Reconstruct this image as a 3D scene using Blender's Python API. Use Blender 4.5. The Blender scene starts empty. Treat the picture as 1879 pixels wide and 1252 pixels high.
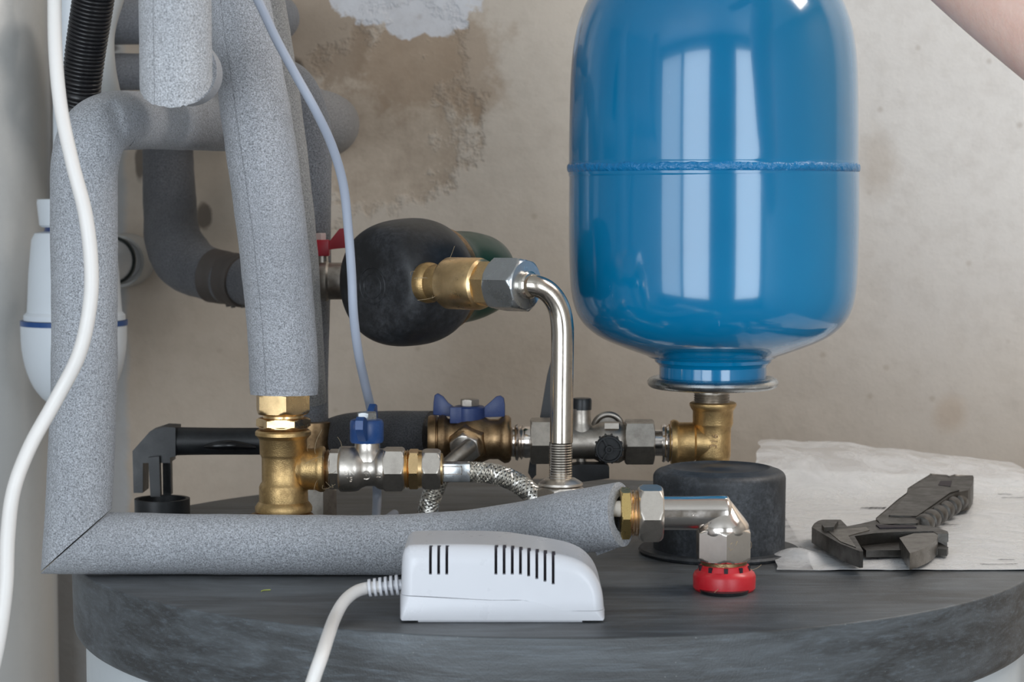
import bpy, bmesh, math, random
from mathutils import Vector, Matrix, noise
random.seed(7)
PI = math.pi
C = bpy.context.scene.collection
# ------------------------------------------------------------------ camera
F = 3870.0; CX, CY = 939.5, 626.0; HOR = 370.0
LZ = 1.30                      # height of the tank lid above the floor
CAMZ = LZ + 0.233
TH = math.atan((CY-HOR)/F)
cam = bpy.data.cameras.new('camera'); camo = bpy.data.objects.new('camera', cam); C.objects.link(camo)
camo.location = (0, 0, CAMZ); camo.rotation_euler = (PI/2-TH, 0, 0)
cam.sensor_width = 36; cam.lens = 36*F/1879; cam.clip_start = .05
cam.dof.use_dof = True; cam.dof.focus_distance = 1.34; cam.dof.aperture_fstop = 16
bpy.context.scene.camera = camo
# ------------------------------------------------------------------ light
vs = bpy.context.scene.view_settings
vs.view_transform = 'Standard'; vs.look = 'None'; vs.gamma = 1; vs.exposure = 0.43; vs.use_curve_mapping = False
world = bpy.data.worlds.new('world'); bpy.context.scene.world = world; world.use_nodes = True
bg = world.node_tree.nodes['Background']; bg.inputs[0].default_value = (.80, .90, 1, 1); bg.inputs[1].default_value = 0.2
def area(name, loc, target, w, h, power, col):
    l = bpy.data.lights.new(name, 'AREA'); l.shape = 'RECTANGLE'; l.size = w; l.size_y = h; l.energy = power; l.color = col
    o = bpy.data.objects.new(name, l); C.objects.link(o); o.location = loc
    o.rotation_euler = (Vector(target)-Vector(loc)).to_track_quat('-Z', 'Z').to_euler(); return o
# daylight through the two tall windows behind the camera
RW = -1.15                      # y of the rear wall
area('window_daylight_left', (-.75, RW+.03, 1.45), (-.75, 5, 1.45), 1.0, 1.7, 20, (.84, .92, 1))
area('window_daylight_far_left', (-1.95, RW+.03, 1.45), (-1.95, 5, 1.45), 1.1, 1.7, 13, (.84, .92, 1))
area('window_daylight_right', (1.20, RW+.03, 1.45), (1.20, 5, 1.45), 1.0, 1.7, 22, (.84, .92, 1))
area('wall_fill_light', (1.15, 1.35, 2.52), (1.15, 1.65, 0), .8, .35, 10, (1, .93, .86))  # unseen fill added near the back wall to brighten its upper right

# ------------------------------------------------------------------ pixel helpers
FW = Vector((0, math.cos(TH), -math.sin(TH))); UP = Vector((0, math.sin(TH), math.cos(TH)))
def ray(px, py):
    return FW + Vector((1, 0, 0))*((px-CX)/F) + UP*((CY-py)/F)
def P(px, py, d):
    r = ray(px, py); k = d/r.y
    return Vector((0, 0, CAMZ)) + r*k
def PZ(px, py, z):             # onto the horizontal plane z above the lid
    r = ray(px, py); k = (LZ+z-CAMZ)/r.z
    return Vector((0, 0, CAMZ)) + r*k
def S(d, py=626):
    return (P(0, py, d)-Vector((0, 0, CAMZ))).dot(FW)/F
# ------------------------------------------------------------------ mesh helpers
def frame(ax, ref=None):
    ax = Vector(ax).normalized()
    if ref is None: ref = Vector((0, 0, 1)) if abs(ax.z) < .9 else Vector((0, -1, 0))
    u = (ref - ax*ref.dot(ax)).normalized(); v = ax.cross(u)
    return u, v, ax
def ringfaces(bm, rings, closed_a=True, closed_b=True, uvs=None):
    n = len(rings[0]); uvl = bm.loops.layers.uv.verify()
    for i in range(len(rings)-1):
        for j in range(n):
            k = (j+1) % n
            vs_ = [rings[i][j], rings[i][k], rings[i+1][k], rings[i+1][j]]
            try: f = bm.faces.new(vs_)
            except ValueError: continue
            u0, u1 = j/n, (j+1)/n
            v0, v1 = (uvs[i], uvs[i+1]) if uvs else (i, i+1)
            for l, uv in zip(f.loops, ((u0, v0), (u1, v0), (u1, v1), (u0, v1))): l[uvl].uv = uv
    if closed_a: bm.faces.new(list(reversed(rings[0])))
    if closed_b: bm.faces.new(rings[-1])
def lathe(bm, p0, ax, prof, seg=48, phase=0, hexR=None, caps=True, ref=None, nside=6):
    u, v, a = frame(ax, ref); rings = []; p0 = Vector(p0); A = 2*PI/nside
    for t, r in prof:
        ring = []
        for j in range(seg):
            th = 2*PI*j/seg; rr = max(r, 1e-5)
            if hexR: rr = min(rr, hexR*math.cos(A/2)/math.cos((th % A)-A/2))
            c = th+phase
            ring.append(bm.verts.new(p0+a*t+(u*math.cos(c)+v*math.sin(c))*rr))
        rings.append(ring)
    ringfaces(bm, rings, caps, caps, [q[0] for q in prof])
    return bm
def nutprof(t0, t1, R, ri=0, both=True, c=.13, nside=6):
    ap = R*math.cos(PI/nside)*.97; L = t1-t0; cc = min(R*c*2, abs(L)*.3)*(1 if L > 0 else -1); pr = []
    if ri: pr.append((t0, ri))
    for k in range(7): pr.append((t0+cc*k/6, ap+(R*1.02-ap)*(1-(1-k/6)**2)))
    for k in range(7): pr.append((t1-cc*(1-k/6), ap+(R*1.02-ap)*(1-(k/6)**2)))
    if ri: pr.append((t1, ri))
    return pr
def nut(bm, p0, ax, t0, t1, R, phase=0, c=.13, nside=6):
    return lathe(bm, p0, ax, nutprof(t0, t1, R, c=c, nside=nside), 72 if nside == 6 else 64, phase, R, nside=nside)
def thread(t0, t1, r, pitch, amp):
    pr = []; n = max(2, int(abs(t1-t0)/pitch)*2)
    for k in range(n+1): pr.append((t0+(t1-t0)*k/n, r-(amp if k % 2 else 0)))
    return pr
def catmull(pts, n=10):
    pts = [tuple(p) for p in pts]; m = len(pts[0]); out = []
    for i in range(len(pts)-1):
        p0 = pts[max(i-1, 0)]; p1 = pts[i]; p2 = pts[i+1]; p3 = pts[min(i+2, len(pts)-1)]
        for k in range(n):
            t = k/n
            out.append(tuple(.5*(2*p1[q]+(p2[q]-p0[q])*t+(2*p0[q]-5*p1[q]+4*p2[q]-p3[q])*t*t+(3*p1[q]-p0[q]-3*p2[q]+p3[q])*t**3) for q in range(m)))
    out.append(pts[-1]); return out
def frames(pts):
    fr = []; T = []
    for i in range(len(pts)):
        a = pts[max(i-1, 0)]; b = pts[min(i+1, len(pts)-1)]; T.append((b-a).normalized())
    u, v, _ = frame(T[0], Vector((0, -1, 0.01)) if abs(T[0].y) < .9 else None)
    for i in range(len(pts)):
        if i:
            q = T[i-1].rotation_difference(T[i]); u = q @ u
            u = (u-T[i]*u.dot(T[i])).normalized()
        v = T[i].cross(u); fr.append((u.copy(), v, T[i]))
    return fr
def tube(bm, pr, seg=32, n=10, caps=True, bump=None, smooth=True):
    """pr: list of (Vector, radius)"""
    q = [(p.x, p.y, p.z, r) for p, r in pr]
    if smooth: q = catmull(q, n)
    pts = [Vector(x[:3]) for x in q]; fr = frames(pts); rings = []; L = 0; vv = []
    for i, p in enumerate(pts):
        if i: L += (p-pts[i-1]).length
        vv.append(L); r = q[i][3]; u, v, t = fr[i]; ring = []
        for j in range(seg):
            a = 2*PI*j/seg; rr = r
            if bump: rr *= bump(i, a, L, p)
            ring.append(bm.verts.new(p+(u*math.cos(a)+v*math.sin(a))*rr))
        rings.append(ring)
    ringfaces(bm, rings, caps, caps, vv); return bm
def TP(bm, pl, seg=32, n=10, **k):      # pl: (px, py, d, r_px)
    return tube(bm, [(P(x, y, d), r*S(d, y)) for x, y, d, r in pl], seg, n, **k)
def box(bm, c, s, rot=None):
    M = Matrix.Translation(Vector(c)) @ (rot.to_4x4() if rot else Matrix.Identity(4)) @ Matrix.Diagonal((s[0], s[1], s[2], 1))
    bmesh.ops.create_cube(bm, size=1, matrix=M); return bm
def prism(bm, base, vec):
    vec = Vector(vec); a = [bm.verts.new(Vector(p)) for p in base]; b = [bm.verts.new(Vector(p)+vec) for p in base]; n = len(a)
    for i in range(n): bm.faces.new((a[i], a[(i+1) % n], b[(i+1) % n], b[i]))
    bm.faces.new(list(reversed(a))); bm.faces.new(b); return bm
def bevel(bm, w, seg=3, ang=35):
    es = [e for e in bm.edges if len(e.link_faces) == 2 and e.calc_face_angle(0) > math.radians(ang)]
    bmesh.ops.bevel(bm, geom=es, offset=w, segments=seg, profile=.5, affect='EDGES', clamp_overlap=True); return bm
def NB(): return bmesh.new()
WL = {}
def root(name, loc, label, cat, group=None):
    o = bpy.data.objects.new(name, None); C.objects.link(o); o.location = loc; o.empty_display_size = .02
    o['label'] = label; o['category'] = cat
    if group: o['group'] = group
    WL[o] = Vector(loc); return o
def obj(name, bm, mat, parent=None, ang=32, label=None, smooth=True, recalc=True):
    if recalc: bmesh.ops.recalc_face_normals(bm, faces=bm.faces)
    for e in bm.edges:
        e.smooth = not (len(e.link_faces) != 2 or e.calc_face_angle(0) > math.radians(ang))
    for f in bm.faces: f.smooth = smooth
    if parent is None:
        xs = [v.co for v in bm.verts]
        loc = Vector(((min(v.x for v in xs)+max(v.x for v in xs))/2, (min(v.y for v in xs)+max(v.y for v in xs))/2, min(v.z for v in xs)))
    else: loc = WL[parent]
    for v in bm.verts: v.co -= loc
    me = bpy.data.meshes.new(name); bm.to_mesh(me); bm.free()
    o = bpy.data.objects.new(name, me); C.objects.link(o)
    if isinstance(mat, (list, tuple)):
        for m in mat: me.materials.append(m)
    else: me.materials.append(mat)
    if parent is None: o.location = loc
    else: o.parent = parent
    WL[o] = loc
    if label: o['label'] = label
    return o
def tag(o, label, cat, group=None, kind=None):
    o['label'] = label; o['category'] = cat
    if group: o['group'] = group
    if kind: o['kind'] = kind
    return o
def struct(name, bm, mat):
    for f in bm.faces: f.smooth = False
    me = bpy.data.meshes.new(name); bmesh.ops.recalc_face_normals(bm, faces=bm.faces); bm.to_mesh(me); bm.free()
    o = bpy.data.objects.new(name, me); C.objects.link(o); me.materials.append(mat); o['kind'] = 'structure'; WL[o] = Vector(); return o
def cutplane(bm, co, no):       # removes what lies on the side the normal points to, and caps
    g = bmesh.ops.bisect_plane(bm, geom=bm.verts[:]+bm.edges[:]+bm.faces[:], plane_co=co, plane_no=no, clear_outer=True)
    ed = [e for e in g['geom_cut'] if isinstance(e, bmesh.types.BMEdge)]
    if ed: bmesh.ops.edgenet_fill(bm, edges=ed)
def textmesh(s, size, extr):
    cu = bpy.data.curves.new('t', 'FONT'); cu.body = s; cu.size = size; cu.extrude = extr; cu.align_x = 'CENTER'; cu.align_y = 'CENTER'; cu.resolution_u = 2
    cu.bevel_depth = 0
    to = bpy.data.objects.new('t', cu); C.objects.link(to)
    dg = bpy.context.evaluated_depsgraph_get(); dg.update()
    me = bpy.data.meshes.new_from_object(to.evaluated_get(dg)); bpy.data.objects.remove(to)
    bm = bmesh.new(); bm.from_mesh(me); bpy.data.meshes.remove(me); return bm
def wraptext(s, size, extr, pc, axis, out, r, side=None):
    """letters run along `axis`, wrapped round a cylinder of radius r about axis through pc, centred on direction out"""
    bm = textmesh(s, size, extr); a = Vector(axis).normalized(); o = (Vector(out)-a*Vector(out).dot(a)).normalized(); b = o.cross(a)
    for v in bm.verts:
        x, y, z = v.co; th = y/r
        v.co = Vector(pc)+a*x+(o*math.cos(th)+b*math.sin(th))*(r+z)
    return bm

# ------------------------------------------------------------------ materials
def lin(c): return tuple(((x/255)/12.92 if x/255 <= .04045 else ((x/255+.055)/1.055)**2.4) for x in c)+(1,)
class N:
    def __init__(s, name):
        s.m = bpy.data.materials.new(name); s.m.use_nodes = True; s.t = s.m.node_tree
        s.b = s.t.nodes['Principled BSDF']; s.out = s.t.nodes['Material Output']
    def n(s, ty, **k):
        x = s.t.nodes.new(ty)
        for a, v in k.items(): setattr(x, a, v)
        return x
    def l(s, a, b): s.t.links.new(a, b)
    def co(s, kind='Object', scale=(1, 1, 1), loc=(0, 0, 0), rot=(0, 0, 0)):
        tc = s.n('ShaderNodeTexCoord'); mp = s.n('ShaderNodeMapping'); s.l(tc.outputs[kind], mp.inputs[0])
        mp.inputs['Scale'].default_value = scale; mp.inputs['Location'].default_value = loc; mp.inputs['Rotation'].default_value = rot; return mp.outputs[0]
    def noise(s, scale, detail=4, rough=.6, vec=None, dist=0):
        x = s.n('ShaderNodeTexNoise'); x.inputs['Scale'].default_value = scale; x.inputs['Detail'].default_value = detail
        x.inputs['Roughness'].default_value = rough; x.inputs['Distortion'].default_value = dist
        s.l(vec if vec else s.co(), x.inputs['Vector']); return x.outputs['Fac']
    def ramp(s, fac, stops):
        x = s.n('ShaderNodeValToRGB'); e = x.color_ramp.elements
        while len(e) < len(stops): e.new(.5)
        for q, (p, c) in zip(e, stops): q.position = p; q.color = c if len(c) == 4 else tuple(c)+(1,)
        s.l(fac, x.inputs[0]); return x.outputs[0]
    def fr(s, fac, a, b, lo=0, hi=1):
        x = s.n('ShaderNodeMapRange'); x.inputs[1].default_value = a; x.inputs[2].default_value = b; x.inputs[3].default_value = lo; x.inputs[4].default_value = hi
        s.l(fac, x.inputs[0]); return x.outputs[0]
    def mix(s, fac, a, b, mode='MIX'):
        x = s.n('ShaderNodeMix', data_type='RGBA', blend_type=mode)
        for i, v in ((0, fac), (6, a), (7, b)):
            if hasattr(v, 'links'): s.l(v, x.inputs[i])
            else: x.inputs[i].default_value = v
        return x.outputs[2]
    def math(s, op, a, b=0):
        x = s.n('ShaderNodeMath', operation=op)
        for i, v in ((0, a), (1, b)):
            if hasattr(v, 'links'): s.l(v, x.inputs[i])
            else: x.inputs[i].default_value = v
        return x.outputs[0]
    def bump(s, h, strength, dist=.001, prev=None):
        x = s.n('ShaderNodeBump'); x.inputs['Strength'].default_value = strength; x.inputs['Distance'].default_value = dist
        s.l(h, x.inputs['Height'])
        if prev: s.l(prev, x.inputs['Normal'])
        s.l(x.outputs[0], s.b.inputs['Normal']); return x.outputs[0]
    def set(s, **k):
        for a, v in k.items():
            i = s.b.inputs[a.replace('_', ' ')]
            if hasattr(v, 'links'): s.l(v, i)
            else: i.default_value = v
        return s
def foam(name, c, seed=0, seam=None, spec=.5):
    m = N(name); v = m.co(loc=(seed, seed*.7, 0))
    f1 = m.noise(1050, 3, .75, v); f2 = m.noise(14, 4, .6, v); f3 = m.noise(420, 3, .6, v)
    hi = lin([min(255, x*1.3+10) for x in c]); lo = lin([x*.64 for x in c])
    col = m.mix(m.fr(f1, .32, .68), lo, hi)
    col = m.mix(m.fr(f2, .3, .75, 0, .4), col, lin([x*.86 for x in c]))
    if seam is not None:
        tc = m.n('ShaderNodeTexCoord'); sp = m.n('ShaderNodeSeparateXYZ'); m.l(tc.outputs['UV'], sp.inputs[0])
        w = m.math('MULTIPLY', m.math('SUBTRACT', m.noise(30, 2, .5), .5), .012)
        dd = m.math('ABSOLUTE', m.math('SUBTRACT', m.math('ADD', sp.outputs[0], w), seam))
        col = m.mix(m.fr(dd, .001, .005, .4, 0), col, lin([x*.45 for x in c]))
    h = m.mix(.5, m.fr(f1, .3, .7), m.fr(f3, .3, .7))
    m.set(Base_Color=col, Roughness=m.fr(f1, .3, .7, .55, .28), Specular_IOR_Level=spec, Sheen_Weight=.15, Sheen_Roughness=.5); m.bump(h, .75, .0011); return m.m
def metal(name, c, rough=.3, cast=0, dirt=0, fleck=0):
    m = N(name); v = m.co(); n1 = m.noise(90, 5, .65, v); n2 = m.noise(1400, 2, .6, v)
    col = lin(c)
    if dirt: col = m.mix(m.fr(n1, .42, .75, 0, dirt), col, lin([c[0]*.42, c[1]*.36, c[2]*.32]))
    m.set(Base_Color=col, Metallic=1.0, Roughness=m.fr(n1, .3, .7, max(.04, rough-.08), rough+.1))
    if cast: m.bump(n2, cast, .0005)
    else: m.bump(n1, .05, .0005)
    return m.m
def plastic(name, c, rough=.4, dust=0, dustc=(150, 150, 150), spec=.5, bump=0, sc=60, coat=0):
    m = N(name); v = m.co(); col = lin(c)
    if dust:
        a = m.noise(sc, 6, .7, v); b = m.noise(sc*14, 3, .7, v)
        fac = m.math('MULTIPLY', m.fr(a, .4, .75), m.fr(b, .3, .8)); fac = m.math('MULTIPLY', fac, dust)
        col = m.mix(fac, lin(c), lin(dustc))
    m.set(Base_Color=col, Roughness=m.fr(m.noise(sc, 4, .6, v), .3, .7, max(.03, rough-.07), rough+.08), Specular_IOR_Level=spec)
    if coat: m.set(Coat_Weight=coat, Coat_Roughness=.06)
    if bump: m.bump(m.noise(900, 3, .6, v), bump, .0006)
    return m.m
M = {}
M['foam'] = foam('grey_foam', (160, 163, 169), 0)
M['foam_seam'] = foam('grey_foam_seam', (170, 172, 178), 3, seam=.075)
M['foam_dark'] = foam('dusty_grey_foam', (106, 107, 111), 5, spec=.3)
M['foam_black'] = foam('charcoal_foam', (72, 72, 75), 8, spec=.25)
M['brass'] = metal('brass', (236, 202, 150), .3, dirt=.3)
M['brass_cast'] = metal('cast_brass', (216, 182, 128), .4, cast=.35, dirt=.55)
M['brass_old'] = metal('old_brass', (176, 146, 110), .4, cast=.3, dirt=.8)
M['brass_new'] = metal('bright_brass', (224, 194, 128), .28, dirt=.15)
M['nickel'] = metal('nickel', (222, 214, 204), .34, cast=.12, dirt=.35)
M['nickel_dull'] = metal('dull_nickel', (188, 180, 170), .42, cast=.15, dirt=.5)
M['chrome'] = metal('chrome', (234, 226, 218), .16, dirt=.12)
M['steel'] = metal('stainless_steel', (205, 196, 184), .2, dirt=.3)
M['zinc'] = metal('zinc_plate', (200, 204, 206), .28, dirt=.2)
M['copper'] = metal('copper_thread', (216, 186, 152), .28, dirt=.3)
M['black_plastic'] = plastic('black_plastic', (28, 29, 31), .4, .35, (90, 95, 100))
M['black_dusty'] = plastic('dusty_black_plastic', (27, 28, 30), .42, .55, (120, 122, 128), sc=18, bump=.15)
M['cap_black'] = plastic('black_cap_plastic', (40, 43, 47), .52, .7, (128, 134, 142), sc=26)
M['green'] = plastic('green_paint', (22, 62, 46), .35, .2, (90, 120, 100))
M['blue_plastic'] = plastic('blue_plastic', (28, 70, 128), .38, .25, (140, 160, 190))
M['blue_dark'] = plastic('dark_blue_plastic', (38, 58, 108), .42, .25, (130, 140, 170))
M['red'] = plastic('red_plastic', (196, 30, 42), .35, .2, (230, 120, 120))
M['red_dark'] = plastic('dark_red_plastic', (168, 28, 44), .4, .1)
M['white_shell'] = plastic('white_shell', (216, 217, 222), .32, 0)
M['white_cable'] = plastic('white_cable', (236, 232, 228), .38, .12, (190, 180, 170))
M['grey_cable'] = plastic('blue_grey_cable', (172, 180, 196), .4)
M['white_pvc'] = plastic('white_pvc', (214, 220, 226), .35, .1, (170, 170, 170))
M['grey_pvc'] = plastic('grey_pvc', (168, 168, 166), .45, .2, (130, 125, 120))
M['tank_white'] = plastic('white_enamel', (206, 212, 216), .35)
M['slot'] = plastic('slot_dark', (34, 26, 34), .7)
M['gasket'] = plastic('rubber_gasket', (44, 52, 50), .6)
M['fibre'] = plastic('hemp_fibre', (168, 150, 120), .8)
def m_vessel():
    m = N('blue_vessel_paint'); v = m.co()
    a = m.noise(5, 4, .6, v); col = m.mix(m.fr(a, .3, .7), lin((0, 112, 160)), lin((0, 124, 174)))
    scr = m.noise(30, 5, .8, m.co(scale=(1, 1, .25), rot=(.5, .3, 0)), 2.5)
    fac = m.fr(scr, .695, .72, 0, .3); col = m.mix(fac, col, lin((120, 165, 200)))
    m.set(Base_Color=col, Roughness=.14, Specular_IOR_Level=.6, Coat_Weight=.6, Coat_Roughness=.06)
    m.bump(m.noise(26, 2, .5, v), .05, .002); return m.m
M['vessel'] = m_vessel()
def m_weld():
    m = N('painted_weld'); m.set(Base_Color=lin((2, 116, 172)), Roughness=.22, Specular_IOR_Level=.6)
    m.bump(m.noise(260, 3, .6), .9, .002); return m.m
M['weld'] = m_weld()
def m_lid():
    m = N('charcoal_lid'); v = m.co()
    st = m.noise(7, 6, .65, m.co(scale=(1.1, 3, 9)), .8); sp = m.noise(800, 2, .6, v); big = m.noise(6, 4, .6, v); fin = m.noise(60, 5, .7, m.co(scale=(.25, 3, 10)))
    col = m.mix(m.fr(st, .40, .70, 0, .7), lin((62, 63, 64)), lin((108, 114, 119)))
    col = m.mix(m.fr(fin, .5, .78, 0, .3), col, lin((142, 156, 168)))
    col = m.mix(m.fr(big, .5, .8, 0, .35), col, lin((40, 42, 44)))
    sc = m.noise(24, 6, .85, m.co(rot=(.3, .2, .9), scale=(1, .35, 1)), 1.5); col = m.mix(m.fr(sc, .67, .74, 0, .35), col, lin((150, 158, 162)))
    dots = m.n('ShaderNodeTexVoronoi'); dots.inputs['Scale'].default_value = 160; m.l(v, dots.inputs['Vector'])
    col = m.mix(m.fr(dots.outputs['Distance'], .03, .07, .35, 0), col, lin((175, 178, 175)))
    m.set(Base_Color=col, Roughness=m.fr(big, .3, .7, .40, .52), Specular_IOR_Level=.55); m.bump(sp, .35, .0006); return m.m
M['lid'] = m_lid()
def m_conduit(): return plastic('black_conduit', (30, 30, 33), .3, .15, (120, 110, 100))
M['conduit'] = m_conduit()
def m_wall():
    m = N('stained_plaster'); v = m.co()
    tc = m.n('ShaderNodeTexCoord'); sp = m.n('ShaderNodeSeparateXYZ'); m.l(tc.outputs['Object'], sp.inputs[0]); X, Z = sp.outputs[0], sp.outputs[2]
    n1 = m.noise(5, 6, .62, v); n2 = m.noise(22, 6, .7, v); n3 = m.noise(70, 4, .6, v)
    def blob(px, py, rx, rz, w=.35, nn=None):
        c = P(px, py, 1.95); dx = m.math('DIVIDE', m.math('SUBTRACT', X, c.x), rx); dz = m.math('DIVIDE', m.math('SUBTRACT', Z, c.z), rz)
        d = m.math('SQRT', m.math('ADD', m.math('MULTIPLY', dx, dx), m.math('MULTIPLY', dz, dz)))
        return m.math('ADD', d, m.math('MULTIPLY', m.math('SUBTRACT', nn if nn else n1, .5), w*4))
    col = m.mix(m.fr(n1, .3, .7), lin((192, 178, 162)), lin((210, 199, 186)))
    # light falloff painted in as a paler upper right, then a paler middle area
    col = m.mix(m.fr(blob(1850, 60, .34, .42, .25), .5, 1.25, .85, 0), col, lin((222, 219, 216)))
    col = m.mix(m.fr(blob(900, 200, .18, .2, .3), .3, 1.1, .4, 0), col, lin((206, 200, 192)))
    # brownish lower area, with the shade low on the wall painted into it
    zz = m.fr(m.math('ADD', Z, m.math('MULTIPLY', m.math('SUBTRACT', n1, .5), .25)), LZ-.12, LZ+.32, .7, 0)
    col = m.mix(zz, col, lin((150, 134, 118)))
    # exposed brown plaster patch, upper left of the middle
    b = m.fr(m.math('ADD', blob(700, 200, .085, .12, .5), m.math('MULTIPLY', m.math('SUBTRACT', n2, .5), 1.6)), .82, 1.0, .75, 0)
    brown = m.mix(m.fr(n2, .35, .65), lin((158, 140, 122)), lin((196, 180, 162)))
    col = m.mix(b, col, brown)
    b2 = m.fr(blob(790, 110, .075, .055, .4, n2), .8, 1.1, .6, 0); col = m.mix(b2, col, lin((160, 138, 116)))
    b4 = m.fr(blob(590, 40, .05, .07, .4, n2), .8, 1.1, .7, 0); col = m.mix(b4, col, lin((150, 132, 114)))
    # surviving pale paint above it
    b3 = m.fr(m.math('ADD', blob(715, 0, .075, .036, .55, n1), m.math('MULTIPLY', m.math('SUBTRACT', n2, .5), 1.4)), .93, 1.0, .9, 0); col = m.mix(b3, col, lin((216, 218, 224)))
    # grey paint left of the paint edge
    xe = m.math('ADD', X, m.math('MULTIPLY', m.math('SUBTRACT', n2, .5), .012))
    ge = P(236, 700, 1.95).x
    col = m.mix(m.fr(xe, ge-.004, ge+.002, .85, 0), col, lin((168, 170, 172)))
    # dark holes and spots
    for (px, py, rx, rz) in ((374, 398, .006, .010), (545, 130, .007, .012), (256, 300, .004, .014), (205, 88, .008, .004)):
        col = m.mix(m.fr(blob(px, py, rx, rz, .6, n2), .7, 1.2, .7, 0), col, lin((58, 50, 44)))
    col = m.mix(m.fr(blob(1745, 760, .018, .02, .2, n2), .5, 1.1, .35, 0), col, lin((165, 140, 116)))
    col = m.mix(m.fr(blob(1610, 300, .02, .035, .3, n2), .4, 1.2, .35, 0), col, lin((168, 150, 130)))
    dots = m.n('ShaderNodeTexVoronoi'); dots.inputs['Scale'].default_value = 26; m.l(v, dots.inputs['Vector'])
    col = m.mix(m.fr(dots.outputs['Distance'], .04, .1, .3, 0), col, lin((140, 122, 104)))
    col = m.mix(m.fr(n3, .45, .8, 0, .18), col, lin((140, 126, 112)))
    m.set(Base_Color=col, Roughness=.85, Specular_IOR_Level=.2)
    hh = m.math('ADD', m.math('MULTIPLY', n2, .6), m.math('MULTIPLY', b, -.9)); m.bump(hh, .55, .004); return m.m
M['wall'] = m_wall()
M['room'] = plastic('room_paint', (160, 157, 152), .8, .3, (120, 116, 110), sc=4)
M['floor'] = plastic('floor_concrete', (120, 118, 114), .8, .5, (120, 118, 114), sc=8)
M['greytank'] = plastic('glossy_grey_enamel', (192, 192, 190), .2, .25, (140, 138, 134), sc=10, coat=.4)
def m_film():
    m = N('clear_plastic_film'); v = m.co()
    a = m.noise(28, 5, .6, v, 1.2)
    m.set(Base_Color=lin((240, 241, 243)), Roughness=m.fr(a, .3, .7, .12, .4), Alpha=m.fr(a, .35, .7, .28, .55), Specular_IOR_Level=.6)
    m.bump(a, .25, .003); return m.m
M['film'] = m_film()
def m_paper():
    m = N('white_paper'); m.set(Base_Color=lin((236, 235, 232)), Roughness=.6); return m.m
M['paper'] = m_paper()
M['ink'] = plastic('printed_ink', (70, 70, 74), .7)
M['wrench'] = metal('dark_forged_steel', (90, 88, 85), .4, cast=.35, dirt=.6)
M['wrench_edge'] = metal('ground_steel', (124, 120, 114), .32, cast=.2, dirt=.4)
def m_skin():
    m = N('skin'); v = m.co(); a = m.noise(60, 5, .65, v); b = m.noise(420, 3, .6, v)
    m.set(Base_Color=m.mix(m.fr(a, .3, .7), lin((238, 196, 180)), lin((248, 216, 202))), Roughness=.5, Subsurface_Weight=.15, Subsurface_Scale=.006)
    m.b.inputs['Subsurface Radius'].default_value = (1, .35, .2); m.bump(b, .35, .0008); return m.m
M['skin'] = m_skin()
M['frame_white'] = plastic('window_frame_white', (220, 220, 218), .4)
M['glass'] = plastic('window_glass', (200, 215, 225), .1)

# ------------------------------------------------------------------ the room
WY = 1.95; XL, XR = -2.6, 1.9; HC = 2.6
def slab(name, a, b, mat):
    bm = NB(); box(bm, [(a[i]+b[i])/2 for i in range(3)], [abs(b[i]-a[i]) for i in range(3)]); return struct(name, bm, mat)
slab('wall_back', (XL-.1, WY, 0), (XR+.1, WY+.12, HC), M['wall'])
slab('wall_left', (XL-.1, RW, 0), (XL, WY, HC), M['room'])
slab('wall_right', (XR, RW, 0), (XR+.1, WY, HC), M['room'])
slab('floor', (XL-.1, RW-.1, -.1), (XR+.1, WY+.12, 0), M['floor'])
slab('ceiling', (XL-.1, RW-.1, HC), (XR+.1, WY+.12, HC+.1), M['frame_white'])
bm = NB()        # rear wall with two window openings
wins = [(-2.5, -1.4), (-1.25, -.25), (.70, 1.70)]; z0, z1 = .6, 2.3; t0, t1 = RW-.1, RW
def wb(x0, x1, za, zb): box(bm, ((x0+x1)/2, (t0+t1)/2, (za+zb)/2), (x1-x0, t1-t0, zb-za))
wb(XL-.1, XR+.1, 0, z0); wb(XL-.1, XR+.1, z1, HC); wb(XL-.1, wins[0][0], z0, z1); wb(wins[0][1], wins[1][0], z0, z1); wb(wins[1][1], wins[2][0], z0, z1); wb(wins[2][1], XR+.1, z0, z1)
struct('wall_rear', bm, M['room'])
for i, (a, b) in enumerate(wins):
    bm = NB()
    for x in (a+.02, b-.02): box(bm, (x, RW-.05, (z0+z1)/2), (.04, .05, z1-z0))
    for z in (z0+.02, z1-.02): box(bm, ((a+b)/2, RW-.05, z), (b-a, .05, .04))
    w = struct('window_%d' % (i+1), bm, M['frame_white'])
    bm = NB(); box(bm, ((a+b)/2, RW-.06, (z0+z1)/2), (b-a-.06, .006, z1-z0-.06)); obj('window_glass', bm, M['glass'], w)

# ------------------------------------------------------------------ tank and lid
TX, TY, TR = (1017-CX)*1.44/F, 1.44, .32
t = root('hot_water_tank', (TX, TY, 0), 'round white hot water tank with a thick charcoal lid carrying the fittings', 'water tank')
bm = NB(); lathe(bm, (TX, TY, .0), (0, 0, 1), [(0, .305), (.01, .3165), (LZ-.051, .3165), (LZ-.046, .3165)], 128); obj('tank_body', bm, M['tank_white'], t)
bm = NB(); pr = [(-.0525, .3075)]
for k in range(8): a = k/7*PI/2; pr.append((-.0525+.010*(1-math.cos(a)), .3145+.010*math.sin(a)))
pr += [(-.0016, .3252)]
for k in range(6): a = k/5*PI/2; pr.append((-.0012+.0012*math.sin(a), .3240+.0012*math.cos(a)))
pr += [(0, .25), (0, .1), (0, .001)]
lathe(bm, (TX, TY, LZ), (0, 0, 1), pr, 192); obj('tank_lid', bm, M['lid'], t, ang=50)
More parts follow.
